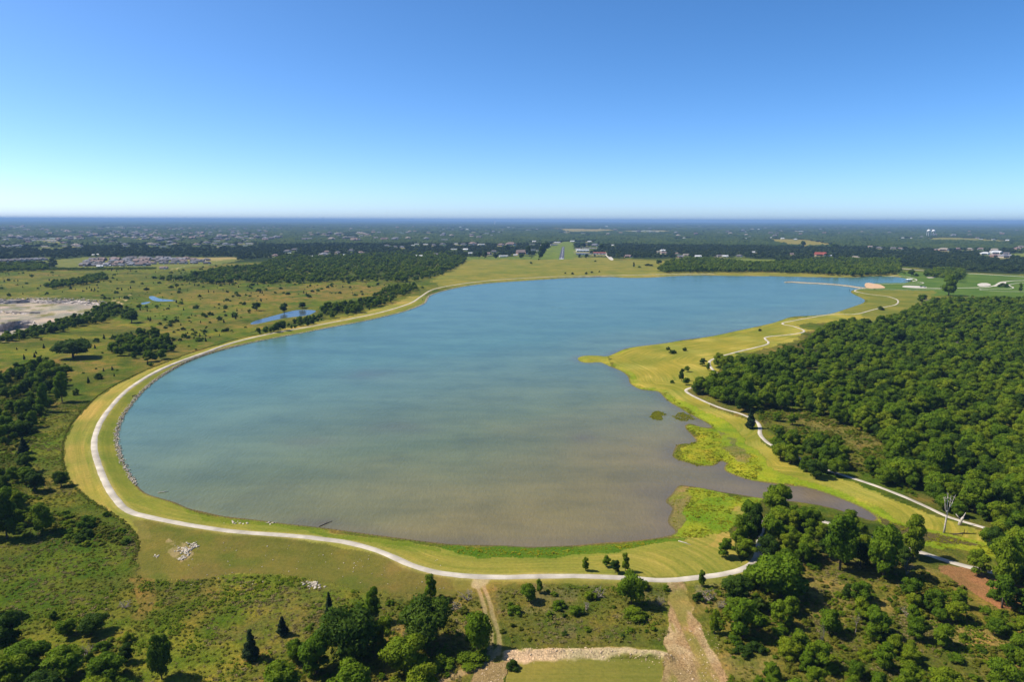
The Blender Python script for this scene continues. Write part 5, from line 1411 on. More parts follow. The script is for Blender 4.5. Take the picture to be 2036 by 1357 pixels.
def grow_in(polys, sp, dmax, keep=1.0, m=1.0):
    allp = np.concatenate([np.array(p, float) for p in polys])
    G = unproject(allp, 0); lo, hi = G.min(0), G.max(0)
    gx, gy = np.meshgrid(np.arange(lo[0], hi[0], sp), np.arange(lo[1], hi[1], sp)); gx, gy = gx.ravel(), gy.ravel()
    gx = gx + rng.uniform(-.5, .5, gx.size) * sp; gy = gy + rng.uniform(-.5, .5, gy.size) * sp
    k = (np.hypot(gx, gy) < dmax) & (rng.random(gx.size) < keep)
    gx, gy = gx[k], gy[k]
    u, v, _ = project(np.column_stack([gx, gy, np.ones(gx.size)]))
    k = np.zeros(gx.size, bool)
    for p in polys: k |= inpoly(u, v, p)
    gx, gy = gx[k], gy[k]
    k = (linedist(gx, gy, DAM, False, 20.) > 3.2) & (linedist(gx, gy, PARKP, False, 20.) > 2.6)
    gx, gy = gx[k], gy[k]
    if m is not None:
        k = lake_sd(gx, gy) > m; gx, gy = gx[k], gy[k]
    return gx, gy, height(gx, gy)

rank = [[(-300,1060),(0,1075),(100,1040),(150,985),(200,1012),(262,1062),(272,1090),(280,1150),(300,1160),(420,1152),(560,1146),(660,1164),(740,1186),(930,1184),(950,1200),(975,1240),(980,1290),(930,1330),(880,1460),(-400,1460)],
        [(985,1172),(1328,1172),(1328,1280),(1010,1284)], [(1392,1170),(1500,1140),(1560,1120),(1700,1090),(1830,1140),(1900,1200),(2040,1215),(2250,1300),(2250,1460),(1480,1460),(1440,1330)],
        [(0,880),(100,800),(150,800),(180,798),(150,832),(130,870),(122,910),(128,945),(150,985),(100,1040),(-100,1080),(-100,900)]]
rank.append([(1495,802),(1560,808),(1620,820),(1680,840),(1730,864),(1758,885),(1766,912),(1730,930),(1660,900),(1560,866),(1514,846)])
gx, gy, gz = grow_in(rank, 1.15, 480, .8)
n = len(gx); wd = fbm(gx, gy, 9, 151)
k = rng.random(n) < .25 + 1.3 * (wd - .2); gx, gy, gz, wd = gx[k], gy[k], gz[k], wd[k]; n = len(gx)
hs = rng.uniform(.35, .8, n) * (.5 + 1.2 * wd)
# instance order follows the names of the kinds: grass, herb, weed, weed, weed
pick = np.where(rng.random(n) < np.clip((fbm(gx, gy, 14, 161) - .38) * 2.5, 0, 1), 0, np.where(wd > .62, 1, rng.integers(2, 5, n)))
scatter('rank_herbs', np.column_stack([gx, gy, gz]), np.column_stack([rng.normal(0, .12, n), rng.normal(0, .12, n), rng.uniform(0, 6.28, n)]),
        np.column_stack([hs * 1.7, hs * 1.7, hs]), pick, C_WEED, 'rank weeds and tussocks on the slopes south and west of the trail', 'weeds')
edge = smooth_line(unproject([(262,1120),(276,1092),(269,1062),(240,1036),(199,1010),(164,984),(143,961),(131,938),(126,910),(128,884),(135,859),(153,831),(179,803),(217,774),(255,754),(307,731),(383,702),(470,676),(560,655)], 1.1))
edge = resample(edge, .5); n = len(edge)
ex = edge[:, 0] - rng.uniform(0, 1.0, n); ey = edge[:, 1] + rng.uniform(-.5, .5, n); hs = rng.uniform(.5, 1.0, n)
scatter('edge_grass', np.column_stack([ex, ey, height(ex, ey)]), np.column_stack([np.zeros(n), np.zeros(n), rng.uniform(0, 6.28, n)]), np.column_stack([hs * 1.3, hs * 1.3, hs]), rng.integers(1, 5, n), C_WEED, 'rank dark edge of tall grass left by the mower west of the dam', 'grass')
und = [[(1400,1190),(1470,1150),(1530,1110),(1640,1100),(1740,1130),(1830,1130),(1890,1170),(1960,1215),(2060,1210),(2250,1300),(2250,1460),(1480,1460),(1440,1330),(1410,1250)],
       [(620,1240),(700,1200),(900,1195),(935,1230),(950,1300),(900,1340),(840,1460),(520,1460),(560,1360)], [(-200,1290),(60,1270),(200,1265),(270,1300),(262,1460),(-300,1460)], [(-200,1010),(60,1010),(170,1030),(250,1060),(255,1085),(180,1090),(60,1075),(-200,1090)],
       [(1495,800),(1560,806),(1620,818),(1680,838),(1730,862),(1765,885),(1800,960),(1840,1000),(1760,962),(1690,935),(1600,890),(1520,856)], [(1480,716),(1530,706),(1570,690),(1600,676),(1560,706),(1500,724)],
       [(-100,760),(110,715),(140,760),(90,830),(60,900),(80,1000),(-100,1010)]]
gx, gy, gz = grow_in(und, 1.7, 620, .9)
n = len(gx); wd = fbm(gx, gy, 12, 231); k = rng.random(n) < np.clip((wd - .34) * 4, .05, .95); gx, gy, gz, wd = gx[k], gy[k], gz[k], wd[k]; n = len(gx)
hs = rng.uniform(.5, 1.3, n) * (.5 + wd) * (1 + .7 * (rng.random(n) > .88))
und_set = SHR['mid'] + SHR['light'] + SHR['weed'] + SHR['weed'][:2]
scatter('undergrowth', np.column_stack([gx, gy, gz]), np.column_stack([np.zeros(n), np.zeros(n), rng.uniform(0, 6.28, n)]), np.column_stack([hs * 1.7, hs * 1.7, hs]), rng.integers(0, len(und_set), n), kinds('undergrowth_kinds', und_set), 'tangled leafy undergrowth between the trees of the thickets', 'undergrowth')
marsh = [[(1346,1068),(1372,1040),(1355,1010),(1372,985),(1362,970),(1400,972),(1440,982),(1520,994),(1512,1020),(1462,1035),(1455,1058),(1400,1072)],
         [(1362,848),(1400,849),(1425,862),(1450,890),(1490,900),(1520,930),(1500,955),(1450,945),(1430,918),(1395,928),(1342,912),(1344,890),(1382,880)],
         [(880,1082),(1000,1090),(1150,1088),(1240,1080),(1345,1070),(1250,1090),(1130,1103),(1040,1112),(960,1110),(905,1098)],
         [(1330,1005),(1345,985),(1352,1010),(1345,1040),(1352,1062),(1336,1060),(1334,1035),(1346,1012)], [(1735,1024),(1800,1048),(1900,1072),(1990,1092),(1990,1106),(1880,1092),(1780,1060)], [(1255,762),(1330,782),(1360,806),(1418,842),(1424,852),(1360,818),(1320,796),(1250,772)]]
gx, gy, gz = grow_in(marsh, .95, 700, .8, .1)
n = len(gx); wd = fbm(gx, gy, 8, 171); k = rng.random(n) < .3 + 1.2 * (wd - .25); gx, gy, gz, wd = gx[k], gy[k], gz[k], wd[k]; n = len(gx)
hs = rng.uniform(.14, .3, n) * (.5 + wd) * (1 + .9 * (rng.random(n) > .9))
scatter('marsh_reeds', np.column_stack([gx, gy, gz]), np.column_stack([rng.normal(0, .1, n), rng.normal(0, .1, n), rng.uniform(0, 6.28, n)]),
        np.column_stack([hs * 4, hs * 4, hs]), rng.integers(0, 2, n), C_REED, 'bright yellow-green reeds and marsh grass along the wet shore', 'reeds')
# reed beds standing out in the shallow water
def islet(px, label, dens=1.2):
    P = smooth_line(unproject(px, 0.), True, 4); lo, hi = P.min(0), P.max(0)
    sp = .55
    gx, gy = np.meshgrid(np.arange(lo[0], hi[0], sp), np.arange(lo[1], hi[1], sp)); gx = gx.ravel() + rng.uniform(-.3, .3, gx.size); gy = gy.ravel() + rng.uniform(-.3, .3, gy.size)
    ed = linedist(gx, gy, P, True, 20.)
    k = inpoly(gx, gy, P) & (rng.random(gx.size) < dens * np.clip((fbm(gx, gy, 5, 181) - .62 + .55 * sstep(0, 4, ed)) * 5, 0, 1)); gx, gy = gx[k], gy[k]; n = len(gx)
    hs = rng.uniform(.25, .55, n)
    scatter('reed_bed', np.column_stack([gx, gy, np.full(n, -.02)]), np.column_stack([rng.normal(0, .15, n), rng.normal(0, .15, n), rng.uniform(0, 6.28, n)]),
            np.column_stack([hs * 2.2, hs * 2.2, hs]), rng.integers(0, 2, n), C_REED, label, 'reeds')
islet([(1288,825),(1296,819),(1312,818),(1324,823),(1322,834),(1308,838),(1294,834)], 'small oval reed islet standing off the marsh')
islet([(1333,826),(1352,818),(1375,824),(1385,834),(1366,840),(1340,836)], 'thin reed bed between islet and shore', .7)
islet([(1279,803),(1284,801),(1294,805),(1293,808),(1282,807)], 'tiny reed tuft farthest out on the water')
islet([(1340,888),(1360,882),(1384,880),(1410,896),(1428,916),(1395,930),(1352,918),(1338,908)], 'broad reed bed at the creek mouth', 1.0)

# dead brush
BR = [bare_mesh('brush', twig, 600 + k, 3, .022, .8, 7, .34) for k in range(3)]
for u, v, hp, wp, lab in [(170,1312,36,36,'round grey leafless bush in the corner thicket'),(248,1210,14,40,'low grey brush heap on the weedy slope'),(930,1195,22,40,'bare purplish brush beside the farm track'),
   (905,1215,18,34,'bare brush below the dark tree row'),(1190,1190,20,44,'wide bare brush in the middle of the scrub'),(1165,1215,18,30,'dead brush strip running down the scrub'),(1312,1205,18,26,'grey dead brush at the rim of the dirt track'),
   (1405,1195,22,52,'pale bleached brush east of the dirt track'),(1432,1210,18,34,'second bleached brush heap east of the dirt track'),(1632,1290,56,18,'thin grey dead sapling among the thicket bushes'),(1802,1146,44,24,'dark bare bush in the shade near the trail'),
   (1808,1232,24,46,'pale dry brush heap in the thicket'),(1590,1112,12,26,'dry pale brush north of the very broad tree')]:
    s, p = px_scale(u, v)
    o = link('dead_brush', BR[rnd.randrange(3)], None, p); o.scale = (wp / s, wp / s, hp / s / .85); o.rotation_euler = (0, 0, rnd.uniform(0, 6))
    tag(o, lab, 'dead bush')
BT = [bare_mesh('branches', twig, 620 + k, 5, .022, .5, 1, .34) for k in range(2)]
for k, (u, v, hp, lab) in enumerate([(1806,760,26,'grey bare tree crown in the heart of the great wood'),(1905,705,22,'bare brownish tree on the far slope of the great wood'),(1618,716,20,'leafless tree in the front slope of the great wood'),(2012,695,22,'leafless grey tree at the upper edge of the great wood'),(1700,1262,40,'slim leafless sapling standing in the thicket'),(1838,618,22,'thin bare tree at the wood end by the park lawn')]):
    s, p = px_scale(u, v); o = link('bare_tree', BT[k % 2], None, p + np.array([0, 0, 2.0 if v < 800 else 0])); o.scale = (hp / s,) * 3; o.rotation_euler = (0, 0, k); tag(o, lab, 'bare tree')
s, p = px_scale(1877, 1061)
o = empty('dead_tree', p, .4, (78 / s / .9,) * 3)
link('trunk', MB().tube([(0, 0, -.03), (.006, 0, .2), (.02, 0, .42), (.03, .01, .55)], [.026, .019, .017, .012], 8).me('trunk', dead_wood, True), o)
for k, (a, b, c) in enumerate([((.025,.0,.5),(.08,.0,.60),(.12,.02,.76)), ((.03,.01,.54),(.02,.02,.72),(-.02,.0,.98)), ((.022,0,.42),(-.03,.02,.60),(-.045,.05,.84)), ((.05,0,.57),(.10,-.03,.70),(.16,-.03,.86))]):
    m = MB().tube([a, b, c], [.013, .008, .002], 6); g_ = random.Random(k)
    for q in range(5):
        t_ = g_.uniform(.2, .95); f_ = Vector(b).lerp(Vector(c), t_); d_ = Vector((g_.uniform(-.09, .09), g_.uniform(-.09, .09), g_.uniform(.03, .13)))
        m.tube([f_, f_ + d_ * .5 + Vector((0, 0, .01)), f_ + d_], [.005, .0035, .0015], 4)
    link('limb', m.me('limb', dead_wood, True), o)
tag(o, 'tall bleached dead tree on the mown creek bank', 'dead tree')
s, p = px_scale(1908, 1045)
o = empty('dead_stump', p, 0, (28 / s,) * 3)
link('trunk', MB().tube([(0, 0, -.05), (.05, 0, .35), (.2, 0, .6)], [.13, .11, .07], 7).me('trunk', dead_wood, True), o)
link('limb', MB().tube([(.1, 0, .4), (.4, .1, .9)], [.07, .02], 5).tube([(.05, 0, .35), (-.3, .1, .8)], [.06, .02], 5).me('limb', dead_wood, True), o)
tag(o, 'broken pale stump leaning beside the concrete trail', 'tree stump')
s, p = px_scale(1916, 1063)
o = empty('fallen_branch', p, .1, (1, 1, 1))
link('bough', MB().tube([(-4.2, 0, .12), (0, .3, .25), (4.0, -.3, .12)], [.10, .2, .06], 6).me('bough', bark, True), o)
link('limb', MB().tube([(.3, .2, .2), (.5, .4, 1.7)], [.13, .06], 5).tube([(1.2, .1, .2), (2.6, 1.2, .7)], [.1, .03], 5).tube([(-.5, .2, .2), (-1.8, -1.4, .5)], [.1, .03], 5).me('limb', bark, True), o)
tag(o, 'dark fallen branch lying on the grass near the dead tree', 'branch')
for u, v, L, a, z, mt, lab in [(648,1045,6.0,.9,.05,bark,'dark snag poking out of the lake by the south shore'),(1361,1081,4.5,-.7,1.0,dead_wood,'pale log lying on the grass at the marsh edge'),(325,983,4.0,.3,.06,dead_wood,'pale stick floating by the dam elbow')]:
    p = at([(u, v)])[0]
    m = MB().tube([(-L / 2, 0, .1), (0, .1, .16), (L / 2, 0, .12)], [.16, .14, .06], 6).tube([(0, .1, .15), (L * .2, L * .12, .5)], [.08, .03], 5)
    o = m.build('log', mt, None, (p[0], p[1], max(p[2], 0.02)), True); o.rotation_euler = (0, 0, a); tag(o, lab, 'log')

# ------------------------------------------------------------------ stones
def rock_mesh(seed):
    g = np.random.default_rng(seed); iv, ifc = ico()
    v = iv * (1 + .5 * (g.random((len(iv), 1)) - .5)) * np.array([1, g.uniform(.6, .9), g.uniform(.45, .7)])
    return fast_mesh('stone', v, ifc, rock_mat)
C_ROCK = kinds('stone_kinds', [rock_mesh(700 + k) for k in range(5)])
def stones(name, x, y, z, s, label, cat):
    n = len(x)
    scatter(name, np.column_stack([x, y, z]), np.column_stack([rng.uniform(-.4, .4, n), rng.uniform(-.4, .4, n), rng.uniform(0, 6.28, n)]), np.column_stack([s, s * rng.uniform(.7, 1.1, n), s * rng.uniform(.6, 1, n)]), rng.integers(0, 5, n), C_ROCK, label, cat)
# riprap: from the dam elbow up round the west bank to the head of the lake
rp = resample(smooth_line(unproject([p for p in LAKE_PX[:33]], 0)), .55)
w = 1.2
x = np.concatenate([rp[:, 0] + rng.uniform(-w, w, len(rp)) for _ in range(4)]); y = np.concatenate([rp[:, 1] + rng.uniform(-w, w, len(rp)) for _ in range(4)])
x += .4 * np.sign(-1)
keep = rng.random(len(x)) < .25 + 1.2 * (fbm(x, y, 10, 191) - .15); x, y = x[keep], y[keep]
stones('riprap_stone', x, y, np.maximum(height(x, y), .0) + .22, rng.uniform(.22, .55, len(x)), 'pale riprap stones lining the lake edge of the dam', 'riprap')
x = []; y = []
for u, v, n, ru, rv in [(366,1098,60,14,10),(385,1086,40,10,8),(310,1108,8,6,4),(618,1163,34,14,7),(630,1166,16,10,5),(362,1112,16,8,4),(850,598,26,4,1.2),(470,1040,12,20,4),(540,1040,8,12,3)]:
    for _ in range(n):
        q = at([(u + rnd.gauss(0, ru * .5), v + rnd.gauss(0, rv * .5))])[0]; x.append(q[0]); y.append(q[1])
for _ in range(110):
    q = at([(rnd.uniform(330, 900), rnd.uniform(1078, 1176))])[0]
    if linedist(q[:1], q[1:2], DAM, False, 20.)[0] > 3 and lake_sd(q[:1], q[1:2])[0] > 12: x.append(q[0]); y.append(q[1])
x, y = np.array(x), np.array(y)
sz = np.concatenate([rng.uniform(.2, .75, 220), rng.uniform(.1, .32, max(0, len(x) - 220))])[:len(x)]
stones('rubble_stone', x, y, height(x, y) + .08, sz, 'loose pale rubble heaps and stones on the mown south lawn', 'rubble')
# bank and spoil clods
x, y = [], []
for _ in range(420):
    u = rnd.uniform(1010, 1335); v = np.interp(u, [1010, 1160, 1240, 1335], [1298, 1296, 1298, 1308]) + rnd.gauss(0, 6)
    q = unproject([(u, v)], 2.0)[0]; x.append(q[0]); y.append(q[1])
for _ in range(160):
    u, v = rnd.uniform(1335, 1430), rnd.uniform(1250, 1357)
    q = unproject([(u, v)], 1.2)[0]; x.append(q[0]); y.append(q[1])
for _ in range(60):
    u, v = rnd.uniform(955, 1005), rnd.uniform(1305, 1357)
    q = unproject([(u, v)], 1.2)[0]; x.append(q[0]); y.append(q[1])
x, y = np.array(x), np.array(y)
ub, vb, _ = project(np.column_stack([x, y, np.full(len(x), 2.)]))
rock_soil = simple_mat('dry_soil', (.44, .32, .20), .95, .3, 1.2, .1)
C_CLOD = kinds('clod_kinds', [(lambda m: (m.materials.clear(), m.materials.append(rock_soil), m)[2])(rock_mesh(720 + k)) for k in range(4)])
n = len(x); s = rng.uniform(.07, .22, n) * (1 + 1.2 * (rng.random(n) > .93))
zc = height(x, y) + bank_lift(x, y)
scatter('soil_clod', np.column_stack([x, y, zc]), np.column_stack([rng.uniform(-.4, .4, n), rng.uniform(-.4, .4, n), rng.uniform(0, 6.28, n)]), np.column_stack([s, s, s * .8]), rng.integers(0, 4, n), C_CLOD, 'crumbled pale soil along the bank of the cleared plot and the dirt track', 'soil')
# quarry rubble along the rims
Q = resample(smooth_line(PIT, True, 3), 1.6)
x = np.concatenate([Q[:, 0] + rng.normal(0, 3.0, len(Q)) for _ in range(2)]); y = np.concatenate([Q[:, 1] + rng.normal(0, 3.0, len(Q)) for _ in range(2)])
stones('quarry_stone', x, y, height(x, y) + .2, rng.uniform(.5, 1.8, len(x)), 'pale broken rock along the rim of the quarry', 'rubble')

# rock faces of the quarry: the far rim and the edge of the deep floor
def quarry_face(px, z0, depth, label):
    L = resample(smooth_line(unproject(px, z0)), 2.0); n = len(L); rows = 7
    V = []
    for k in range(rows):
        t = k / (rows - 1)
        for i in range(n):
            a, b = L[i]
            j = float(fbm(np.array([a + k * 3.1]), np.array([b + k * 7.7]), 5, 211, 3)[0]) - .5
            V.append((a + 1.2 * j, b - t * 2.6 + 3.6 * j, z0 + .5 + .8 * j * (k == 0) - (depth + 1.2) * t))
    f = [(k*n+i, (k+1)*n+i, (k+1)*n+i+1, k*n+i+1) for k in range(rows - 1) for i in range(n - 1)]
    tag(link('quarry_face', mesh('quarry_face', V, f, simple_mat('quarry_rock', (.33, .28, .24), .95, .5, .25))), label, 'rock face', kind='structure')
quarry_face([(-60,599),(0,598),(40,597),(60,596),(95,598),(140,598),(190,602),(199,609)], 1.0, 4.5, 'pale broken rock face along the far rim of the quarry')
quarry_face([(-60,646),(0,646.5),(10,645),(30,640),(48,639),(62,639),(70,642),(78,646)], -6.0, 8.0, 'dark shaded rock face above the deep quarry floor')
quarry_face([(-60,620),(0,619),(30,621),(55,621.5),(80,620.5)], -3.5, 2.6, 'low rock step in the middle of the quarry')

# ------------------------------------------------------------------ jetty, dock, shore fittings
def jetty():
    ln = smooth_line(unproject([(1561,561.5),(1575,561),(1600,562.5),(1640,564.5),(1680,568),(1712,572.5),(1722,573)], .6))
    L = resample(ln, 3.); d = np.gradient(L, axis=0); nr = np.stack([-d[:, 1], d[:, 0]], 1); nr /= np.linalg.norm(nr, axis=1)[:, None]
    n = len(L); prof = [(-7.0, -1.2), (-3.4, 1.0), (-1.5, 1.35), (1.5, 1.35), (3.4, 1.0), (7.0, -1.2)]
    taper = np.minimum(1, np.arange(n) / 3. + .35)
    V, f = [], []
    for o_, z_ in prof:
        P = L + nr * (o_ * taper)[:, None]
        zz = np.full(n, z_) + .35 * (fbm(P[:, 0], P[:, 1], 4, 13) - .5)
        V += [(a, b, c) for (a, b), c in zip(P, zz)]
    k = len(prof)
    for j in range(k - 1):
        for i in range(n - 1): f.append((j*n+i, j*n+i+1, (j+1)*n+i+1, (j+1)*n+i))
    f.append(tuple(j * n for j in range(k)))
    e = empty('rock_jetty', (0, 0, 0))
    tag(e, 'long low rock jetty reaching into the lake from the beach', 'jetty')
    link('bank', mesh('bank', V, f, simple_mat('jetty_soil', (.30, .24, .16), .95, .35, .4), False), e)
    top = []
    P1 = L + nr * .8; P2 = L - nr * .8
    V = [(a, b, 1.62) for a, b in P1] + [(a, b, 1.62) for a, b in P2]
    link('walkway', mesh('walkway', V, [(i, i + 1, n + i + 1, n + i) for i in range(1, n - 2)], simple_mat('jetty_path', (.26, .22, .16), .95, .2, .4, .05)), e)
    g = np.random.default_rng(5); iv, ifc = ico(); VV, FF, off = [], [], 0
    for i in range(n):
        for s_ in (-1, 1):
            for _ in range(2):
                c = L[i] + nr[i] * s_ * g.uniform(4.0, 5.8) * taper[i] + g.uniform(-1, 1, 2)
                v = iv * g.uniform(.5, 1.1) * np.array([1, .8, .6]) + np.array([c[0], c[1], .35]); VV.append(v); FF.append(ifc + off); off += len(iv)
    st = link('stone', fast_mesh('stone', np.concatenate(VV), np.concatenate(FF), rock_mat), e); st['kind'] = 'stuff'
jetty()
# rocky spit at the tip of the point
wood_grey = simple_mat('weathered_wood', (.32, .27, .21), .85, .3, 2)
p = unproject([(1808, 558.5)], .8)[0]
e = empty('fishing_dock', (p[0], p[1], 0), .15); tag(e, 'small roofed fishing dock standing in the inlet water', 'dock')
for k in range(10): MB().box(-6 + k * 1.2, -6 + k * 1.2 + 1.12, -3, 3, .55, .72).build('plank', wood_grey, e)
MB().box(-13, -6.05, -.9, .9, .55, .70).build('gangway', wood_grey, e)
for sx in (-4.6, 4.6):
    for sy in (-2.6, 2.6): MB().box(sx - .12, sx + .12, sy - .12, sy + .12, -1.5, 3.3).build('post', dark_metal, e)
MB().add([(-5.6, -3.4, 3.3), (5.6, -3.4, 3.3), (5.6, 3.4, 3.3), (-5.6, 3.4, 3.3), (-3.5, 0, 4.7), (3.5, 0, 4.7)], [(0, 3, 2, 1), (0, 1, 5, 4), (1, 2, 5), (2, 3, 4, 5), (3, 0, 4)]).build('roof', simple_mat('pale_metal', (.62, .63, .62), .5, .1, .5), e)
for sy in (-2.9, 2.9): MB().tube([(-5.5, sy, 1.7), (5.5, sy, 1.7)], .06).tube([(-5.5, sy, 1.2), (5.5, sy, 1.2)], .05).build('railing', dark_metal, e)

def bench(u, v, rz, label, L=2.6):
    p = at([(u, v)])[0]; e = empty('bench', p, rz); tag(e, label, 'bench')
    for k in range(3): MB().box(-L / 2, L / 2, -.3 + k * .2, -.13 + k * .2, .48, .54).build('seat_slat', dark_metal, e)
    for k in range(3): MB().box(-L / 2, L / 2, .36 + k * .04, .41 + k * .04, .66 + k * .2, .82 + k * .2).build('back_slat', dark_metal, e)
    for sx in (-L / 2 + .2, L / 2 - .2): MB().box(sx - .06, sx + .06, -.3, .45, 0, .48).box(sx - .05, sx + .05, .42, .50, .48, 1.2).build('leg', dark_metal, e)
    return e
bench(268, 790, 1.1, 'dark bench looking over the water from the dam bank', 3.0)
bench(1739, 576.5, .2, 'dark bench by the trail near the beach', 3.0)
p = at([(840, 597)])[0]; e = empty('litter_bin', p); tag(e, 'dark litter bin on the dam bank at the far bend', 'bin')
link('body', MB().lathe([(.0, 0), (.5, 0), (.55, 1.3), (.0, 1.3)], 12).me('body', dark_metal), e); link('lid', MB().lathe([(.6, 1.3), (.58, 1.45), (.2, 1.6), (0, 1.62)], 12).me('lid', dark_metal), e)
p = at([(1689, 580)])[0]; e = empty('life_ring_post', p); tag(e, 'dark signpost at the water edge below the beach', 'post')
link('post', MB().box(-.12, .12, -.12, .12, 0, 3.2).me('post', dark_metal), e); link('board', MB().box(-.5, .5, -.2, -.12, 1.9, 3.1).me('board', dark_metal), e)

def car(u, v, rz, col_, label, L=4.8):
    p = at([(u, v)])[0]; e = empty('parked_car', (p[0], p[1], p[2] + .12), rz); tag(e, label, 'car')
    paint_ = simple_mat('car_paint_' + label.split()[0], col_, .3, .03, 1, .5); gl = simple_mat('car_glass', (.02, .025, .03), .1, .1, 1, .6); ty = simple_mat('tyre', (.02, .02, .02), .9, .1, 1)
    h = L / 2
    pr = [(-h, .45), (-h, .95), (-h + .15, 1.05), (h - .9, 1.0), (h - .1, .85), (h, .45)]
    V = [(x, -.9, z) for x, z in pr] + [(x, .9, z) for x, z in pr]; n = len(pr)
    MB().add(V, [tuple(range(n)), tuple(range(2*n-1, n-1, -1))] + [(i, n+i, n+(i+1)%n, (i+1)%n) for i in range(n)]).build('body', paint_, e)
    MB().add([(-h + .2, -.85, 1.02), (h - 1.2, -.85, 1.0), (h - 1.2, .85, 1.0), (-h + .2, .85, 1.02), (-h + .5, -.7, 1.6), (h - 2.0, -.7, 1.6), (h - 2.0, .7, 1.6), (-h + .5, .7, 1.6)],
             [(0,3,2,1),(0,1,5,4),(1,2,6,5),(2,3,7,6),(3,0,4,7)]).build('window', gl, e)
    MB().box(-h + .48, h - 1.98, -.72, .72, 1.6, 1.66).build('roof', paint_, e)
    for sx in (-h + .85, h - .9):
        for sy in (-.92, .92):
            w_ = MB().lathe([(0, -.11), (.34, -.11), (.34, .11), (0, .11)], 12).build('wheel', ty, e, (sx, sy, .34)); w_.rotation_euler = (math.pi / 2, 0, 0)
car(1832, 571.2, .1, (.05, .08, .16), 'dark blue car parked at the end of the gravel strip')
car(1838, 571.8, .15, (.5, .52, .55), 'silver car parked next to the blue one')

# waterbirds out on the lake
for k, (u, v) in enumerate([(1098, 611.5), (1102, 611), (1112, 613.3), (1116, 613)]):
    p = unproject([(u, v)], 0.)[0]; e = empty('waterbird', (p[0], p[1], .02), k, (2.0,) * 3)
    tag(e, 'dark waterbird resting on the lake far out', 'bird', 'waterbirds resting on the lake')
    iv, ifc = ico()
    bd = fast_mesh('body', np.concatenate([iv * np.array([.34, .16, .13]) + [0, 0, .1], iv * np.array([.06, .05, .14]) + [.28, 0, .28], iv * np.array([.11, .06, .06]) + [.33, 0, .42]]), np.concatenate([ifc, ifc + len(iv), ifc + 2 * len(iv)]), dark_metal, True)
    link('body', bd, e)

# ------------------------------------------------------------------ buildings
ROOF = {'grey': simple_mat('roof_grey', (.13, .118, .12), .85, .2, .3), 'brown': simple_mat('roof_brown', (.19, .135, .12), .85, .2, .3), 'white': simple_mat('roof_white', (.50, .50, .50), .6, .08, .3),
        'tan': simple_mat('roof_tan', (.26, .22, .18), .85, .15, .3), 'red': simple_mat('roof_red', (.26, .065, .045), .8, .15, .3), 'slate': simple_mat('roof_slate', (.155, .155, .175), .8, .2, .3)}
WALL = [simple_mat('brick_wall', (.28, .17, .13), .9, .2, .5), simple_mat('stone_wall', (.42, .36, .30), .9, .2, .5), simple_mat('pale_wall', (.42, .40, .36), .8, .1, .5)]
win_mat = simple_mat('window_glass', (.03, .04, .05), .1, .1, 1, .6); door_mat = simple_mat('garage_door', (.7, .69, .66), .6, .05, .5)
HM = {}
def house_meshes(roof, form, wall):
    key = (roof, form, wall)
    if key in HM: return HM[key]
    w = MB(); r = MB(); wi = MB(); dr = MB()
    if form == 'shed':
        w.box(-.5, .5, -.2, .2, -.02, .12)
        r.add([(-.52, -.22, .12), (.52, -.22, .12), (.52, .22, .12), (-.52, .22, .12), (-.52, 0, .175), (.52, 0, .175)], [(0, 1, 5, 4), (3, 4, 5, 2), (0, 4, 3), (1, 2, 5), (0, 3, 2, 1)])
        for k in range(3): dr.box(-.36 + k * .27, -.20 + k * .27, -.206, -.201, -.01, .09)
        for k in range(2): wi.box(-.17 + k * .27, -.12 + k * .27, -.206, -.201, .05, .09)
    else:
        w.box(-.5, .5, -.26, .26, -.03, .16); w.box(.12, .42, -.42, -.26, -.03, .155)
        if form == 'hip':
            r.add([(-.54, -.30, .16), (.54, -.30, .16), (.54, .30, .16), (-.54, .30, .16), (-.22, 0, .34), (.22, 0, .34)], [(0, 1, 5, 4), (1, 2, 5), (2, 3, 4, 5), (3, 0, 4), (0, 3, 2, 1)])
        else:
            r.add([(-.54, -.30, .16), (.54, -.30, .16), (.54, .30, .16), (-.54, .30, .16), (-.54, 0, .37), (.54, 0, .37)], [(0, 1, 5, 4), (3, 4, 5, 2), (0, 4, 3), (1, 2, 5), (0, 3, 2, 1)])
        r.add([(.08, -.46, .155), (.46, -.46, .155), (.46, -.2, .155), (.08, -.2, .155), (.27, -.46, .29), (.27, 0, .29)], [(0, 4, 5, 3), (1, 2, 5, 4), (0, 1, 4)])
        dr.box(.17, .37, -.426, -.421, -.02, .11)
        for x in (-.38, -.2, 0.0): wi.box(x, x + .09, -.266, -.261, .05, .12)
        wi.box(.501, .506, -.1, .05, .05, .12)
    HM[key] = (w.me('wall', WALL[wall]), r.me('roof', ROOF[roof]), wi.me('window', win_mat), dr.me('door', door_mat))
    return HM[key]
HP = at([(h['u'], h['v']) for h in HOUSES], 1.0)
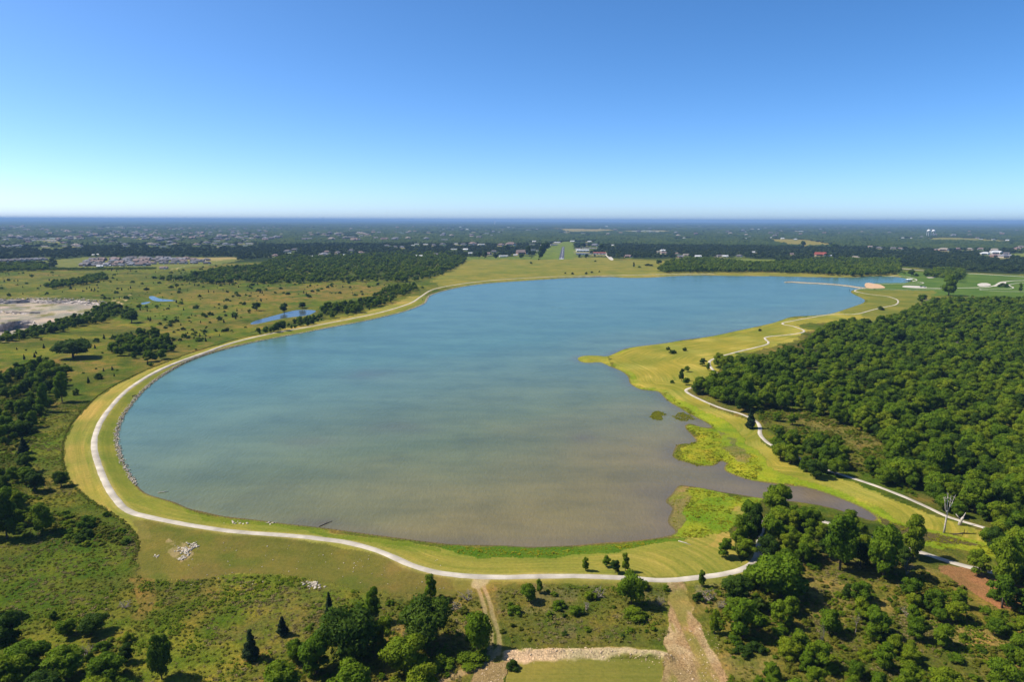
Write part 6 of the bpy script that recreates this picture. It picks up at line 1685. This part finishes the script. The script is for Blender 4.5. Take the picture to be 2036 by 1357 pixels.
for h, p in zip(HOUSES, HP):
    wall = 2 if h['roof'] == 'white' or h['form'] == 'shed' else hr.choice([0, 1, 1, 2])
    L = h['L']; big = L > 50
    e = empty('metal_building' if h['form'] == 'shed' else 'house', p, hr.uniform(-.5, .5) if not big else hr.uniform(-.12, .12), (L, L if not big else L * .5, L * (1.0 if not big else 12. / L / .175 * .35)))
    w, r, wi, dr = house_meshes(h['roof'], h['form'], wall)
    link('wall', w, e); link('roof', r, e)
    if h['px'] > 9:
        link('window', wi, e); link('door', dr, e)
    nm = 'long metal building' if h['form'] == 'shed' else 'house'
    if h['roof'] == 'red' and h['u'] > 1600: lab = 'long red-roofed building in the woods past the lake head'
    elif h['roof'] == 'red' and h['u'] > 1100: lab = 'red-walled dark hangar at the end of the airstrip row'
    else: lab = f"{h['form'] + '-roofed' if nm == 'house' else ''} {h['roof']} {nm} {h['place']}".strip()
    tag(e, lab, 'house' if nm == 'house' else 'building', 'buildings ' + h['place'])

def roof_lump(roof, form):
    w, r, _, _ = house_meshes(roof, form, 1)
    m = MB()
    for me in (w, r): m.add([v.co[:] for v in me.vertices], [tuple(p.vertices) for p in me.polygons])
    return m.me('far_roof', ROOF[roof])
C_ROOF = kinds('far_roof_kinds', [roof_lump(*a) for a in (('grey', 'hip'), ('slate', 'hip'), ('tan', 'hip'), ('slate', 'shed'), ('brown', 'gable'), ('grey', 'gable'))])
rows = []
for _ in range(190): rows.append((hr.uniform(-20, 560), hr.choice([hr.gauss(474, 4), hr.gauss(464, 4), hr.gauss(456, 3), hr.uniform(450, 490)])))
for _ in range(60): rows.append((hr.uniform(600, 1000), hr.uniform(450, 482)))
for _ in range(50): rows.append((hr.uniform(1200, 2040), hr.uniform(448, 474)))
rp_ = at([(a, max(449, b)) for a, b in rows], 1.0); n = len(rp_)
L_ = rng.uniform(20, 36, n)
scatter('far_rooftops', rp_ + np.array([0, 0, 1.0]) * (4 + 3 * rng.random(n))[:, None], np.column_stack([np.zeros(n), np.zeros(n), rng.uniform(-.7, .7, n)]), np.column_stack([L_, L_, L_ * 1.2]), rng.integers(0, 6, n), C_ROOF, 'countless small rooftops of the suburbs far out on the plain', 'rooftops')

# water towers
tower_white = simple_mat('tower_white', (.6, .6, .6), .5, .05, .2)
def water_tower(u, v, hpx, label):
    s, p = px_scale(u, v); hh = hpx / s; e = empty('water_tower', p, 0, (hh,) * 3); tag(e, label, 'water tower', 'white water towers on the far field')
    link('tank', MB().lathe([(0, .66), (.10, .67), (.19, .72), (.225, .80), (.20, .89), (.12, .96), (0, 1.0)], 24).me('tank', tower_white, True), e)
    link('riser', MB().lathe([(.035, 0), (.035, .68)], 10).me('riser', tower_white, True), e)
    for k in range(6):
        a = k * math.pi / 3
        link('leg', MB().tube([(.24 * math.cos(a), .24 * math.sin(a), -.02), (.205 * math.cos(a), .205 * math.sin(a), .80)], .017, 6).me('leg', tower_white), e)
    link('catwalk', MB().lathe([(.225, .79), (.25, .79), (.25, .81), (.225, .81)], 24).me('catwalk', tower_white), e)
water_tower(1845.5, 472, 15.5, 'wider white legged water tower of the pair on the far field')
water_tower(1855, 472, 15, 'slimmer white legged water tower beside its twin')
# masts and a pale tower on the skyline
def mast(u, v, hpx, label):
    s, p = px_scale(u, v); hh = hpx / s; e = empty('radio_mast', p); tag(e, label, 'mast')
    w = .5 / s
    link('lattice', MB().tube([(0, 0, 0), (0, 0, hh)], [w * .5, w * .35], 4).me('lattice', dark_metal), e)
    for k in range(3):
        a = k * 2.094
        link('guy_wire', MB().tube([(0, 0, hh * .85), (hh * .35 * math.cos(a), hh * .35 * math.sin(a), 0)], .06 / s, 3).me('guy_wire', dark_metal), e)
mast(643.5, 441.5, 11, 'thin dark radio mast on the far skyline')
mast(1642, 444, 11, 'faint radio mast on the skyline over the pale field')
mast(1897.5, 446, 9, 'short faint mast on the skyline near the water towers')
s, p = px_scale(984, 447); e = empty('standpipe_tower', p, 0, (7.5 / s,) * 3); tag(e, 'pale slim standpipe tower on the far plain', 'water tower')
link('shaft', MB().lathe([(.09, 0), (.09, .96)], 12).me('shaft', tower_white, True), e); link('cap', MB().lathe([(.1, .955), (.08, 1.0), (0, 1.02)], 12).me('cap', tower_white, True), e)

# ------------------------------------------------------------------ air
def volume_mat(name, c, dens, aniso=0.):
    m = bpy.data.materials.new(name); m.use_nodes = True; n = m.node_tree.nodes
    for x in list(n):
        if x.type == 'BSDF_PRINCIPLED': n.remove(x)
    v = n.new('ShaderNodeVolumePrincipled'); v.inputs['Color'].default_value = (*c, 1); v.inputs['Density'].default_value = dens; v.inputs['Anisotropy'].default_value = aniso
    m.node_tree.links.new(v.outputs[0], n['Material Output'].inputs['Volume'])
    m.cycles.homogeneous_volume = True
    return m
HAZE_TOP = 165
hz = MB().box(-52000, 52000, -2000, 52000, -36, HAZE_TOP).build('haze', volume_mat('haze_air', (.26, .44, .72), 6.0e-5))
tag(hz, 'thin blue summer haze lying over the whole plain', 'haze', kind='stuff')
# wisp of smoke over the trees
s, p = px_scale(806, 468)
V = []
sm = MB()
for k in range(5):
    t = k / 4; c = Vector((-t * 9 / s, 0, (1 + t * 6) / s)); rr_ = (1.2 + t * 2.2) / s
    iv, ifc = ico(); n0 = len(sm.v)
    if k == 0: sm.lathe([(0, 0)] + [(rr_ * math.sin(math.pi * j / 8), rr_ * (1 - math.cos(math.pi * j / 8))) for j in range(1, 8)] + [(0, 2 * rr_)], 10)
path_ = [(0, 0, 0), (-1.5 / s, 0, 1.8 / s), (-4.5 / s, 0, 4 / s), (-9 / s, 0, 5.5 / s), (-15 / s, 0, 6.5 / s)]
o = MB().tube(path_, [.8 / s, 1.4 / s, 1.8 / s, 2.0 / s, 1.2 / s], 10).build('smoke', volume_mat('smoke_air', (.55, .72, 1.0), .012), None, p)
tag(o, 'thin blue wisp of smoke drifting above the far trees', 'smoke', kind='stuff')
